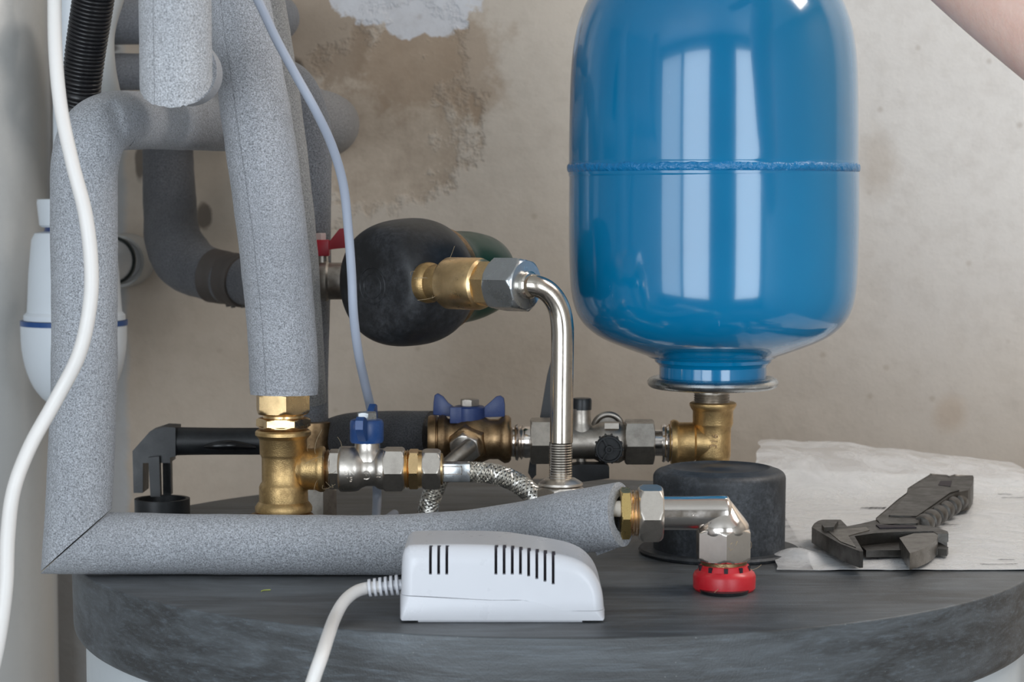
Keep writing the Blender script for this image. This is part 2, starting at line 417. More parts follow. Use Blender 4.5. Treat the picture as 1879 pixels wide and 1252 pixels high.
# little flake on the lid
bm = NB(); p = PZ(487, 1084, .0004); tube(bm, [(p+Vector((x*.0022, y*.002, 0)), .00035) for x, y in ((-1, -1), (-.6, .3), (.4, .9), (1.3, 1))], 6, 4)
tag(obj('leaf_flake', bm, plastic('yellow_green', (170, 180, 90), .6)), 'tiny yellow green flake lying on the lid below the long foam sleeve', 'debris')

# tall grey tank at far left
bm = NB(); c = P(-75, 600, 1.86); lathe(bm, (c.x, c.y, 0), (0, 0, 1), [(0, .078), (.02, .082), (1.9, .082), (1.93, .07), (1.94, .02)], 96)
tag(obj('grey_cylinder', bm, M['greytank']), 'tall glossy grey cylinder standing at the far left edge', 'cylinder')

# ------------------------------------------------------------------ foam clad pipes
def lump(seed, a=.012, f=40):
    def g(i, th, L, p): return 1+a*(noise.noise(Vector((p.x*f+seed, p.y*f, p.z*f)))) + a*.5*noise.noise(Vector((p.x*3*f, p.y*3*f+seed, p.z*3*f)))
    return g
m0, m1 = P(204, 936, 1.30), P(80, 1046, 1.30); md = (m1-m0).normalized(); mno = Vector((md.z, 0, -md.x)).normalized()
if mno.x < 0: mno = -mno          # towards lower right
bm = NB()
TP(bm, [(436, 224, 1.565, 55), (400, 224, 1.53, 53), (320, 222, 1.45, 53), (255, 221, 1.38, 53), (205, 224, 1.335, 56), (172, 248, 1.315, 60), (156, 300, 1.31, 61), (154, 380, 1.31, 61), (155, 560, 1.31, 60), (154, 720, 1.31, 60), (148, 860, 1.308, 60), (143, 960, 1.305, 61), (138, 1060, 1.305, 62), (136, 1120, 1.305, 62)], 64, 14, bump=lump(1, .02))
k0, k1 = P(196, 192, 1.292), P(221, 262, 1.292)
for v in bm.verts:
    if v.co.y < 1.33 and v.co.x > k0.x-.01:
        ab = k1-k0; q = v.co-k0; q.y = 0; f = max(0, min(1, q.dot(ab)/ab.dot(ab))); dd = Vector((q.x-ab.x*f, 0, q.z-ab.z*f)).length
        if dd < .0045: v.co.y += .0045*(1-dd/.0045)
cutplane(bm, m0-mno*.0004, mno)
tag(obj('foam_sleeve', bm, M['foam']), 'light grey foam pipe sleeve bending over at the top and dropping to the mitred corner', 'pipe insulation')
bm = NB()
TP(bm, [(20, 996, 1.305, 56), (100, 997, 1.305, 56), (200, 997, 1.306, 57), (330, 999, 1.31, 56), (520, 1001, 1.31, 56), (700, 1002, 1.31, 57), (850, 996, 1.307, 59), (960, 980, 1.29, 60), (1040, 962, 1.272, 61), (1100, 951, 1.262, 61), (1140, 944, 1.256, 61)], 64, 14,
   bump=lambda i, th, L, p: lump(4, .02)(i, th, L, p)*(1+.10*math.sin(2*th+.6)*max(0, (p.x-.0)/.06 if p.x < .06 else 1)))
cutplane(bm, m0+mno*.0004, -mno)
for v in bm.verts: v.co.z = max(v.co.z, LZ+.0006) if v.co.x > TX-.3 else v.co.z
ef = max((f for f in bm.faces if len(f.verts) > 20), key=lambda f: f.calc_center_median().x)
ed_ = (P(1140, 944, 1.256)-P(1100, 951, 1.262)).normalized()
bmesh.ops.inset_region(bm, faces=[ef], thickness=.0085)
ex = bmesh.ops.extrude_discrete_faces(bm, faces=[ef])['faces']
for v in ex[0].verts: v.co -= ed_*.016
hf = obj('foam_sleeve', bm, M['foam']); tag(hf, 'light grey foam pipe sleeve lying across the front of the lid behind the white adapter', 'pipe insulation')
# torn flap hanging under its open end
bm = NB(); base = [(1090, 1005, 1.262), (1120, 985, 1.255), (1143, 978, 1.252), (1140, 992, 1.254), (1128, 1008, 1.258), (1095, 1020, 1.265)]
prism(bm, [P(*q) for q in base], (0, .006, 0)); bevel(bm, .001, 2); obj('torn_flap', bm, M['foam'], hf)

bm = NB()        # hanging sleeve, cut at an angle
s12 = S(1.2, 100)
TP(bm, [(321, -420, 1.2, 66), (321, -60, 1.2, 66), (322, 60, 1.2, 66), (323, 150, 1.2, 66), (323, 300, 1.2, 66)], 72, 10, bump=lump(9, .012))
cp = P(323, 150, 1.2); rr = 66*s12; no = Vector((0, -(50*s12)/rr*1.0, -1)).normalized()
no = Vector((0, 50/66, -1)).normalized(); co_ = P(323, 150, 1.2)
# plane through the axis point, lower at the front
cutplane(bm, co_, Vector((0, -50/66*-1, -1)).normalized())
for v in bm.verts:
    if abs((v.co-co_).dot(no)) < .0004: v.co.z += .0011*noise.noise(v.co*900)
tag(obj('foam_sleeve', bm, foam('pale_foam', (182, 184, 190), 11, seam=.075)), 'pale grey foam sleeve hanging from the top with a rough slanted lower end', 'pipe insulation')
bm = NB(); TP(bm, [(332, 128, 1.222, 65), (341, 132, 1.27, 63), (346, 134, 1.30, 61), (350, 136, 1.345, 58)], 64, 12, bump=lump(12))
cutplane(bm, co_+Vector((0, .0012, .0012)), -no)
tag(obj('foam_sleeve', bm, M['foam_seam']), 'short foam sleeve running back behind the lower end of the hanging one', 'pipe insulation')

bm = NB()        # diagonal sleeve
TP(bm, [(405, -260, 1.42, 58), (424, -100, 1.41, 58), (437, 0, 1.40, 58), (449, 81, 1.40, 61), (468, 200, 1.40, 64), (483, 300, 1.40, 64.5), (501, 440, 1.40, 64), (513, 560, 1.41, 63), (519, 640, 1.415, 63), (521, 700, 1.42, 63), (521, 724, 1.42, 61)], 64, 14, bump=lump(15, .02))
tag(obj('foam_sleeve', bm, M['foam_seam']), 'large light grey foam sleeve slanting down to the brass hex nut', 'pipe insulation')
# sleeve behind it
bm = NB(); TP(bm, [(478, 128, 1.62, 46), (500, 148, 1.60, 50), (535, 176, 1.57, 52), (562, 240, 1.565, 47), (568, 330, 1.56, 40), (571, 500, 1.56, 36), (573, 650, 1.56, 30), (577, 792, 1.56, 25)], 48, 12, bump=lump(20, .03))
tag(obj('foam_sleeve', bm, M['foam_dark']), 'darker grey foam sleeve running straight down behind the large slanting sleeve', 'pipe insulation')
bm = NB(); TP(bm, [(470, -80, 1.50, 36), (490, 20, 1.50, 36), (512, 160, 1.50, 36), (530, 300, 1.50, 36), (545, 440, 1.50, 36), (560, 600, 1.50, 32), (577, 740, 1.51, 22)], 48, 12, bump=lump(21, .03))
tag(obj('foam_sleeve', bm, foam('side_foam', (138, 136, 134), 2)), 'thin foam sleeve tucked against the right side of the large slanting sleeve', 'pipe insulation')
# upper pipes near the wall
bm = NB(); TP(bm, [(120, 35, 1.80, 46), (300, 35, 1.80, 46), (440, 32, 1.80, 44), (490, 32, 1.80, 44), (506, 33, 1.82, 44), (500, 34, 1.88, 43), (498, 34, 1.95, 43)], 48, 10, bump=lump(22, .03))
tag(obj('foam_sleeve', bm, M['foam_dark']), 'topmost horizontal dark foam sleeve turning into the back wall', 'pipe insulation')
bm = NB(); TP(bm, [(120, 132, 1.80, 34), (300, 132, 1.80, 34), (440, 132, 1.80, 34), (500, 136, 1.84, 36), (516, 140, 1.95, 36)], 48, 10, bump=lump(23, .03))
tag(obj('foam_sleeve', bm, M['foam_dark']), 'lower horizontal dark foam sleeve behind the pale hanging sleeve', 'pipe insulation')
bm = NB(); TP(bm, [(470, 190, 1.68, 52), (540, 208, 1.74, 56), (590, 222, 1.78, 56), (604, 227, 1.83, 54), (604, 230, 1.95, 54)], 48, 10, bump=lump(24, .03))
tag(obj('foam_sleeve', bm, foam('wall_foam', (122, 120, 120), 30, spec=.25)), 'thick grey foam sleeve stub entering the brown patch of the back wall', 'pipe insulation')
# dark sleeve with elbow
bm = NB(); TP(bm, [(307, 215, 1.84, 47), (308, 280, 1.84, 47), (312, 380, 1.83, 48), (318, 440, 1.81, 52), (345, 484, 1.79, 54), (395, 506, 1.77, 48), (440, 514, 1.75, 46), (500, 520, 1.72, 44), (560, 518, 1.65, 40)], 48, 14, bump=lump(25, .05))
o = tag(obj('foam_sleeve', bm, M['foam_black']), 'charcoal foam sleeve dropping near the wall and turning right at its elbow', 'pipe insulation')
bm = NB(); TP(bm, [(392, 506, 1.77, 50), (420, 511, 1.76, 49.5), (450, 516, 1.745, 49)], 48, 14, bump=lump(26, .05))
for k in range(4): TP(bm, [(418+9*k, 556, 1.755-.003*k, 5), (419+9*k, 563+(k % 2)*2, 1.755-.003*k, 4)], 10, 3)
obj('adhesive_tape', bm, plastic('dark_tape', (62, 56, 52), .6, .3, (90, 80, 72)), o, label='dark brown tape wrap')
# thick dark foam behind the ball valve
bm = NB(); TP(bm, [(596, 808, 1.57, 36), (640, 803, 1.555, 44), (700, 800, 1.54, 45), (760, 799, 1.53, 45), (792, 799, 1.525, 45)], 48, 10, bump=lump(27, .02))
tag(obj('foam_sleeve', bm, M['foam_black']), 'horizontal charcoal foam sleeve ending at the large blue handled valve', 'pipe insulation')

# conduit and pale tube
bm = NB()
q = catmull([(*P(x, y, d), r) for x, y, d, r in ((196, -160, 1.40, 38), (180, -60, 1.41, 38), (168, 20, 1.42, 38), (156, 100, 1.43, 37), (146, 190, 1.44, 36), (140, 260, 1.46, 36))], 4)
pts = [Vector(x[:3]) for x in q]; tot = sum((pts[i+1]-pts[i]).length for i in range(len(pts)-1)); dense = []
npit = int(tot/(7.6*S(1.42))); M_ = npit*6; acc = [0]
for i in range(len(pts)-1): acc.append(acc[-1]+(pts[i+1]-pts[i]).length)
for k in range(M_+1):
    L = tot*k/M_; i = max(0, min(len(pts)-2, next((j for j in range(len(acc)-1) if acc[j+1] >= L), len(pts)-2))); f_ = (L-acc[i])/(acc[i+1]-acc[i])
    r_ = 37*S(1.42)*(1-.10*(1-abs(math.sin(PI*k/6)))**1.5); dense.append((pts[i].lerp(pts[i+1], f_), r_*(q[i][3]/37)))
tube(bm, dense, 40, smooth=False)
tag(obj('corrugated_conduit', bm, M['conduit'], ang=60), 'black ribbed conduit coming down from the top left', 'conduit')
bm = NB(); TP(bm, [(232, -60, 1.56, 15), (212, 0, 1.56, 15), (196, 60, 1.56, 15), (196, 120, 1.56, 16), (205, 175, 1.57, 17), (222, 260, 1.60, 17)], 24, 10)
tag(obj('plastic_hose', bm, M['grey_pvc']), 'pale plastic tube showing between the ribbed conduit and the pale hanging sleeve', 'hose')

# ------------------------------------------------------------------ cables
bm = NB(); TP(bm, [(101, -90, 1.19, 13), (100, 0, 1.18, 13), (102, 100, 1.17, 13), (112, 200, 1.165, 13), (133, 300, 1.16, 13), (156, 390, 1.16, 13.5), (167, 480, 1.16, 13.5), (165, 560, 1.16, 13.5), (145, 650, 1.16, 13.5), (102, 735, 1.16, 13.5), (55, 820, 1.155, 13.5), (25, 900, 1.15, 13.5), (14, 985, 1.15, 14), (10, 1080, 1.15, 14), (-4, 1180, 1.15, 14), (-30, 1290, 1.15, 14)], 20, 12)
tag(obj('power_cable', bm, M['white_cable']), 'thick white cable curving down over the foam sleeves at the left', 'cable')
lidp = PZ(693, 958, .003)
bm = NB()
pl = [(P(x, y, d), 8.5*S(d, y)) for x, y, d in ((440, -60, 1.33), (473, 0, 1.33), (506, 70, 1.335), (541, 135, 1.34), (580, 205, 1.345), (610, 270, 1.36), (630, 340, 1.375), (639, 420, 1.385), (645, 500, 1.39), (649, 580, 1.395), (658, 650, 1.41), (670, 705, 1.44), (682, 760, 1.475), (690, 830, 1.51), (692, 910, 1.535))]
pl += [(lidp, .0031), (lidp+Vector((.01, .04, 0)), .0031)]
tube(bm, pl, 16, 10); tag(obj('signal_cable', bm, M['grey_cable']), 'thin blue grey cable running down past the black pump to the lid', 'cable')

# ------------------------------------------------------------------ siphon trap and drain
cx_, d_ = 136, 1.74; s_ = S(d_, 560)
def VZ(px, d, py): return P(px, py, d).z
def vlathe(bm, px, d, prof, seg=64, refy=None, hexR=None, phase=0, nside=6):
    """prof: (py, r_px) from any order; axis vertical"""
    ry = refy if refy is not None else sum(p[0] for p in prof)/len(prof); c = P(px, ry, d)
    zz = [(P(px, py, d).z-c.z, r*S(d, py)) for py, r in prof]
    return lathe(bm, c, (0, 0, 1), zz, seg, phase, hexR*S(d, ry) if hexR else None, nside=nside)
def vnut(bm, px, d, y0, y1, R, phase=0, c=.13, nside=6):
    ym = (y0+y1)/2; cc = P(px, ym, d); s = S(d, ym)
    return nut(bm, cc, (0, 0, 1), -(y1-y0)/2*s, (y1-y0)/2*s, R*s, phase, c, nside)
def hlathe(bm, y, d, prof, seg=48, hexR=None, phase=0):
    x0 = prof[0][0]; c = P(x0, y, d); s = S(d, y)
    return lathe(bm, c, (1, 0, 0), [((x-x0)*s, r*s) for x, r in prof], seg, phase, hexR*s if hexR else None)
def hnut(bm, y, d, x0, x1, R, phase=0, c=.13, nside=6):
    s = S(d, y); return nut(bm, P(x0, y, d), (1, 0, 0), 0, (x1-x0)*s, R*s, phase, c, nside)
t = root('bottle_trap', P(cx_, 760, d_), 'white plastic bottle trap with a blue ring, behind the bending foam sleeve', 'drain trap')
bm = NB(); vlathe(bm, cx_, d_, [(587, 92), (578, 92), (572, 86), (560, 85), (500, 82), (440, 76), (428, 70), (424, 50)]); obj('trap_body', bm, M['white_pvc'], t)
bm = NB(); pr = [(596, 96)]
for k in range(1, 14): a = k/14*PI/2; pr.append((610+140*math.sin(a), 96*math.cos(a)**.75))
pr.append((752, .5)); vlathe(bm, cx_, d_, pr, refy=640); obj('trap_cup', bm, M['white_pvc'], t)
bm = NB(); vlathe(bm, cx_, d_, [(597, 94), (597, 97), (588, 97), (588, 94)]); obj('sealing_ring', bm, M['blue_plastic'], t)
bm = NB(); vlathe(bm, cx_, d_, [(428, 52), (426, 54), (412, 52)]); obj('neck', bm, M['blue_dark'], t)
bm = NB(); vlathe(bm, cx_, d_, [(417, 58), (413, 63), (372, 67), (366, 66), (365, 40)]); obj('coupling_nut', bm, M['white_pvc'], t)
bm = NB(); TP(bm, [(cx_, 366, d_, 38), (cx_, 250, d_, 38), (cx_, 60, d_, 38), (cx_, -80, d_, 38)], 32, 4); obj('inlet_pipe', bm, M['white_pvc'], t)
bm = NB(); a_, b_ = P(150, 480, d_+.01), P(212, 478, 1.86); tube(bm, [(a_, .019), (a_.lerp(b_, .5), .019), (b_, .019)], 32, 3); obj('outlet_pipe', bm, M['white_pvc'], t)
ax = (b_-a_).normalized(); bm = NB(); lathe(bm, a_.lerp(b_, .86), ax, [(0, .0195), (0, .0215), (.004, .0215), (.004, .0195)], 48); obj('outlet_gasket', bm, M['gasket'], t)
t = root('drain_socket', P(236, 477, 1.94), 'grey plastic drain socket ring on the back wall beside the bottle trap', 'drain socket')
bm = NB(); s = S(1.9, 477); c = P(236, 477, 1.95)
lathe(bm, c, (0, -1, 0), [(0, 44*s), (.0, 50*s), (.05, 50*s), (.053, 48*s), (.053, 43*s), (.045, 40*s), (0.006, 40*s), (.0, 39*s)], 64, caps=False); obj('socket_ring', bm, M['grey_pvc'], t)
bm = NB(); lathe(bm, c, (0, -1, 0), [(.0, .1*s), (0, 40*s), (.035, 40*s), (.035, 36*s), (.026, 33*s), (.026, .1*s)], 64); obj('socket_insert', bm, plastic('pale_grey_insert', (140, 138, 136), .5), t)

# ------------------------------------------------------------------ black bracket, left behind the T piece
D = 1.555; t = root('plastic_bracket', PZ(296, 950, 0), 'black plastic pipe bracket with open straps behind the left end of the long foam sleeve', 'bracket')
bm = NB(); TP(bm, [(520, 810, D, 25), (400, 810, D, 25), (330, 810, D, 26), (310, 812, D, 27)], 32, 6); obj('horizontal_tube', bm, M['black_plastic'], t)
bm = NB(); TP(bm, [(470, 822, D-.012, 3), (430, 818, D-.0125, 9), (400, 818, D-.0125, 8), (375, 820, D-.011, 3)], 16, 6); obj('tube_rib', bm, plastic('satin_black', (14, 14, 16), .2), t)
def flat(bm, pts, d, thick): return prism(bm, [P(x, y, d) for x, y in pts], (0, thick, 0))
bm = NB(); flat(bm, [(243, 828), (275, 792), (300, 784), (322, 785), (322, 838), (312, 840), (312, 850), (262, 850), (262, 905), (245, 905)], D-.012, .026); bevel(bm, .0012, 2); obj('elbow_plate', bm, M['black_plastic'], t)
bm = NB(); flat(bm, [(272, 840), (292, 838), (294, 912), (276, 912)], D-.016, .008); bevel(bm, .0012, 2); obj('strap', bm, M['black_plastic'], t)
bm = NB(); flat(bm, [(298, 835), (313, 835), (314, 908), (299, 908)], D+.006, .008); bevel(bm, .0012, 2); obj('strap', bm, M['black_plastic'], t)
bm = NB(); c = PZ(298, 952, 0); s = S(D, 930); lathe(bm, c, (0, 0, 1), [(0, .1*s), (0.0, 50*s), (37*s, 50*s), (37*s, 43*s), (12*s, 42*s), (12*s, .1*s)], 48); obj('base_cup', bm, M['black_plastic'], t)

# ------------------------------------------------------------------ brass T piece with compression nut
D = 1.42; cy = 861
t = root('brass_tee', PZ(520, 1004, 0), 'cast brass tee standing on the lid under the large slanting foam sleeve', 'pipe fitting')
bm = NB()
vlathe(bm, 520, D, [(996, 40), (928, 50), (926, 52), (936, 52), (932, 52), (922, 49), (918, 44.5), (890, 44.5), (885, 42), (882, 39.5), (840, 39.5), (836, 41), (832, 43), (804, 43.5), (801, 48), (798, 51), (792, 51), (789, 48), (788, 30)], 64, refy=860)
bm.free(); bm = NB()
vlathe(bm, 520, D, [(942, 48), (938, 52), (930, 52.5), (924, 49), (920, 45), (893, 44.5), (888, 42.5), (884, 39.5), (840, 39.5), (836, 41), (832, 43), (806, 43.5), (802, 47), (798, 51), (792, 51), (789, 48), (788, 30)], 64, refy=860)
obj('tee_body', bm, M['brass_cast'], t, ang=40)
bm = NB(); hlathe(bm, cy, D, [(524, 26), (535, 29), (545, 31), (553, 35), (558, 38), (580, 38.5), (584, 41), (588, 42.5), (594, 42), (597, 39), (597, 20)], 56); obj('tee_branch', bm, M['brass_cast'], t, ang=40)
bm = NB(); vnut(bm, 518, D, 941, 968, 62, .35); obj('base_nut', bm, M['brass_old'], t)
bm = NB(); vlathe(bm, 518, D, [(1006, 44), (968, 44)]); obj('base_pipe', bm, M['nickel_dull'], t)
bm = NB(); c0 = P(520, 789, D); s = S(D, 780); lathe(bm, c0, (0, 0, 1), thread(-2*s, 8*s, 45*s, 4*s, 2.2*s), 48); obj('male_thread', bm, M['brass_old'], t)
bm = NB(); vnut(bm, 520, D, 766, 785, 50, .52, nside=6); obj('lower_nut', bm, M['brass'], t)
bm = NB(); vlathe(bm, 520, D, [(770, 38), (762, 37), (757, 40), (755, 30)]); obj('neck', bm, M['brass'], t)
bm = NB(); vnut(bm, 519, D, 716, 760, 53, .22); obj('compression_nut', bm, M['brass'], t)
def fibres(bm, c, n, rad, ln, seed):
    rnd = random.Random(seed)
    for k in range(n):
        th = rnd.uniform(0, 2*PI); u = Vector((math.cos(th)*.4, -abs(math.sin(th)), rnd.uniform(-.8, .8))).normalized(); p = c+u*rad
        w = Vector((rnd.uniform(-1, 1), rnd.uniform(-1, .1), rnd.uniform(-1, 1))).normalized()
        L = ln*rnd.uniform(.5, 1.2); pts = [p, p+u*L*.3, p+u*L*.5+w*L*.4, p+u*L*.5+w*L*.9]
        tube(bm, [(q_, .00013) for q_ in pts], 5, 5)
bm = NB(); fibres(bm, P(600, cy, D), 9, 38*S(D), .013, 3); obj('hemp_fibres', bm, M['fibre'], t)

# rear brass riser next to the tee
t = root('brass_riser', PZ(590, 958, 0), 'old brass riser with a grey hex nut on the lid right behind the brass tee', 'pipe fitting')
bm = NB(); vlathe(bm, 578, 1.55, [(900, 26), (830, 28), (792, 30), (775, 28)], 40); obj('riser_pipe', bm, M['brass_old'], t)
bm = NB(); vnut(bm, 586, 1.545, 893, 955, 33, .3); obj('hex_nut', bm, M['nickel_dull'], t)

# ------------------------------------------------------------------ DN15 ball valve
t = root('ball_valve', P(673, 903, D), 'small nickel ball valve with a blue lever, screwed to the brass tee', 'valve')
s = S(D, cy)
bm = NB(); hlathe(bm, cy, D, [(596, 20), (596, 37), (599, 33), (602, 36), (605, 33), (607, 35), (607, 20)]); obj('male_thread', bm, M['brass_old'], t)
bm = NB(); hnut(bm, cy, D, 604, 628, 39, .61, c=.05); obj('hex_end', bm, M['nickel'], t)
bm = NB(); hlathe(bm, cy, D, [(620, 30), (622, 38), (624, 41), (628, 42), (650, 41.5), (657, 40), (664, 35), (672, 31.5), (688, 31.5), (692, 35), (697, 37.5), (704, 38), (706, 30)], 64)
vlathe(bm, 673, D, [(845, 29), (835, 28), (829, 25), (822, 22.5), (806, 22), (804, 10)], 40); obj('valve_body', bm, M['nickel'], t, ang=50)
bm = NB(); hnut(bm, cy, D, 703, 743, 43, .61, c=.1); obj('hex_end', bm, M['nickel'], t)
bm = NB(); hlathe(bm, cy, D, [(742, 25), (742, 36), (745, 33), (748, 36), (750, 33), (751, 20)]); hnut(bm, cy, D, 750, 769, 39, .61, c=.05); hlathe(bm, cy, D, [(768, 20), (768, 35), (775, 34), (776, 20)]); obj('brass_nipple', bm, M['brass'], t)
bm = NB(); hnut(bm, cy, D, 774, 809, 39.5, .61, c=.16); obj('union_nut', bm, M['nickel'], t)
bm = NB(); hlathe(bm, cy, D, [(807, 20), (807, 30), (812, 29), (814, 22), (814, 10)]); obj('brass_ferrule', bm, M['brass'], t)
h = None
bm = NB(); vlathe(bm, 673, D, [(812, 24), (812, 29), (808, 31), (776, 31), (771, 29), (769, 24), (769, 18)], 40)
# wings, along the view direction
c = P(673, 785, D)
def wing(bm, ang, pts, th, c, s):
    a = Vector((math.cos(ang), math.sin(ang), 0)); b = Vector((-math.sin(ang), math.cos(ang), 0))
    prism(bm, [c+a*x*s+Vector((0, 0, 1))*y*s-b*th*s/2 for x, y in pts], b*th*s)
wing(bm, -PI/2-.12, [(26, -20), (26, 12), (40, 22), (60, 26), (72, 20), (74, 4), (60, -8), (44, -20)], 14, c, s)
wing(bm, PI/2-.12, [(26, -20), (26, 12), (40, 30), (60, 38), (74, 34), (78, 14), (60, -4), (44, -18)], 12, c, s)
bevel(bm, .0006, 2, 50); h = obj('lever', bm, M['blue_plastic'], t)
bm = NB(); vnut(bm, 673, D, 756, 772, 19, .2, c=.08); obj('lever_nut', bm, M['zinc'], t)
out = Vector((0, -1, .12))
bm = wraptext('DN', .0046, .0004, P(647, cy, D), (1, 0, 0), Vector((0, -1, 0)), 41*s)
for v in bm.verts: pass
def emb(name, txt, size, px, yoff, r, parent, mat, axis=(1, 0, 0), ey=None, d=None, ext=.0006, rot=0):
    b = textmesh(txt, size, ext); a = Vector(axis).normalized(); pc = P(px, ey if ey else cy, d if d else D); o_ = Vector((0, -1, 0)); o_ = (o_-a*o_.dot(a)).normalized(); up = a.cross(o_)*-1
    if up.z < 0 and abs(a.z) < .5: up = -up
    ss = S(d if d else D, 700)
    for v in b.verts:
        x, y, z = v.co
        if rot: x, y = x*math.cos(rot)-y*math.sin(rot), x*math.sin(rot)+y*math.cos(rot)
        th = (y+yoff*ss)/(r*ss); v.co = pc+a*x+(o_*math.cos(th)+up*math.sin(th))*(r*ss+z-.0001)
    return obj(name, b, mat, parent, recalc=True)
bm.free()
emb('embossed_text', 'DN', .0050, 644, -2, 42.3, t, M['nickel'])
emb('embossed_text', '15', .0050, 644, -16, 42.6, t, M['nickel'])
emb('embossed_mark', 'V', .0036, 674, -8, 31.8, t, M['nickel'])
bm = NB(); pc = P(674, cy, D); q = []
for k in range(25):
    a = 2*PI*k/24; yy = (8.0*math.sin(a)-8)*s; th = yy/(31.8*s); q.append((pc+Vector((8.0*math.cos(a)*s, -math.cos(th)*31.8*s, math.sin(th)*31.8*s)), .0004))
tube(bm, q, 6, smooth=False); obj('embossed_mark', bm, M['nickel'], t)
emb('embossed_mark', 'H', .0044, 697, -8, 38, t, M['nickel'], rot=PI/2)

# ------------------------------------------------------------------ braided hoses
def braid(bm, path, r, n=9, pitch=.027, sr=.00036):
    q = catmull([tuple(p) for p in path], 16); pts = [Vector(x) for x in q]; fr = frames(pts); acc = [0]
    for i in range(len(pts)-1): acc.append(acc[-1]+(pts[i+1]-pts[i]).length)
    tot = acc[-1]; st = int(tot/.0009)
    for sgn, k in [(a, b+c) for a in (1, -1) for b in range(n) for c in (-.2, 0, .2)]:
        if True:
            pl = []
            i = 0
            for j in range(st+1):
                L = tot*j/st
                while i < len(acc)-2 and acc[i+1] < L: i += 1
                f = (L-acc[i])/(acc[i+1]-acc[i]); p = pts[i].lerp(pts[i+1], f); u = fr[i][0].lerp(fr[i+1][0], f).normalized(); v = fr[i][1].lerp(fr[i+1][1], f).normalized()
                th = sgn*2*PI*L/pitch+2*PI*k/n; w = sgn*math.sin(n*2*PI*L/pitch*1.0+round(k)*PI)
                for off in (0,): pl.append((p+(u*math.cos(th)+v*math.sin(th))*(r+.00022*w), sr))
            # flat ribbon of two wires
            tube(bm, pl, 4, smooth=False)
def hose(bm_name, path, r, parent):
    bm = NB(); tube(bm, [(Vector(p), r*.93) for p in path], 24, 12); obj('hose_core', bm, plastic('hose_core_grey', (84, 82, 80), .6), parent)
    bm = NB(); braid(bm, path, r); obj('steel_braid', bm, M['braid'], parent)
M['braid'] = metal('braid_wire', (226, 222, 214), .3)
t = root('braided_hose', P(812, 900, D), 'braided steel hose arching right from the small nickel ball valve', 'hose')
bm = NB(); s = S(D, 866)
tube(bm, [(P(812, 866, D), 16*s), (P(864, 866, D), 17*s)], 32, smooth=False)
box(bm, P(838, 866, D), (50*s, 37*s, 34*s)); bevel(bm, .0007, 2, 60); fer = obj('crimp_ferrule', bm, M['zinc'], t)
bm = NB(); p = P(831, 861, D)
for dx, dz, w, h_ in ((0, 7, 34, 2), (0, -7, 34, 2), (-16.5, 0, 2, 15), (16.5, 0, 2, 15)): box(bm, p+Vector((dx*s, -19*s, dz*s)), (w*s, 1.6*s, h_*s))
obj('ferrule_frame', bm, M['chrome'], fer)
path = [P(858, 866, D), P(880, 867, D), P(915, 872, D-.002), (P(950, 887, D-.005)), P(982, 913, D-.010), P(1003, 948, D-.012), P(1015, 985, D-.005)]
hose('a', path, 18*s, t)
t = root('braided_hose', PZ(785, 1000, 0), 'braided steel hose dropping behind the long foam sleeve from the large valve', 'hose')
bm = NB(); TP(bm, [(862, 818, 1.47, 14), (845, 832, 1.463, 14), (812, 862, 1.455, 14)], 28, 4); obj('steel_stub', bm, M['nickel_dull'], t)
bm = NB(); TP(bm, [(816, 856, 1.456, 16), (806, 878, 1.455, 17)], 28, 4); obj('crimp_ferrule', bm, M['zinc'], t)
s = S(1.45, 900); hose('b', [P(808, 872, 1.455), P(800, 890, 1.453), P(789, 920, 1.452), P(783, 955, 1.452), P(781, 980, 1.452)], 18*s, t)
bm = NB(); c = PZ(781, 985, 0); lathe(bm, P(781, 978, 1.452), (0, 0, -1), [(0, 12*s), (0, 20*s), (P(781, 978, 1.452).z-LZ, 20*s)], 24); obj('hose_foot', bm, M['zinc'], t)

# ------------------------------------------------------------------ large valve with butterfly handle (rear)
D2 = 1.505; cy2 = 806; s2 = S(D2, cy2)
t = root('butterfly_valve', P(865, 852, D2), 'large bronze ball valve with dark blue butterfly handle, behind the braided hose', 'valve')
bm = NB(); hlathe(bm, cy2, D2, [(786, 20), (786, 42), (790, 44), (800, 44), (801, 36), (803, 36), (805, 43), (812, 45), (818, 43), (822, 38), (834, 37), (845, 42), (858, 46), (872, 46), (886, 42), (898, 37), (914, 37), (920, 41), (926, 44.5), (934, 43), (938, 38), (938, 20)], 64)
vlathe(bm, 866, D2, [(790, 30), (782, 26), (774, 16), (768, 15), (766, 8)], 32); obj('valve_body', bm, M['brass_old'], t, ang=50)
bm = NB(); vlathe(bm, 861, D2, [(776, 20), (776, 28), (770, 29), (748, 29), (745, 26), (744, 10)], 40); c = P(861, 752, D2)
wing(bm, PI-.12, [(24, -14), (24, 2), (38, 12), (48, 24), (58, 30), (64, 26), (66, 12), (67, -10)], 8, c, s2)
wing(bm, -.12, [(24, -14), (24, 2), (38, 14), (50, 25), (58, 27), (64, 22), (66, 10), (66, -12)], 8, c, s2)
box(bm, c+Vector((-24*s2, -.006, -8*s2)), (22*s2, .008, 30*s2))
bevel(bm, .0007, 2, 50); obj('butterfly_handle', bm, M['blue_dark'], t)
bm = NB(); vnut(bm, 862, D2, 732, 746, 18, .2, c=.08); obj('handle_nut', bm, M['nickel_dull'], t)
pax = Vector((-.22, -1, -.28)).normalized(); pc = P(866, 803, D2)
bm = NB(); nut(bm, pc, pax, 20*s2, 46*s2, 37*s2, .1); lathe(bm, pc, pax, [(10*s2, 36*s2), (24*s2, 33*s2)], 48); obj('side_port', bm, M['brass_old'], t)
bm = NB(); nut(bm, pc, pax, 44*s2, 62*s2, 30*s2, .1); obj('port_nut', bm, M['nickel'], t)
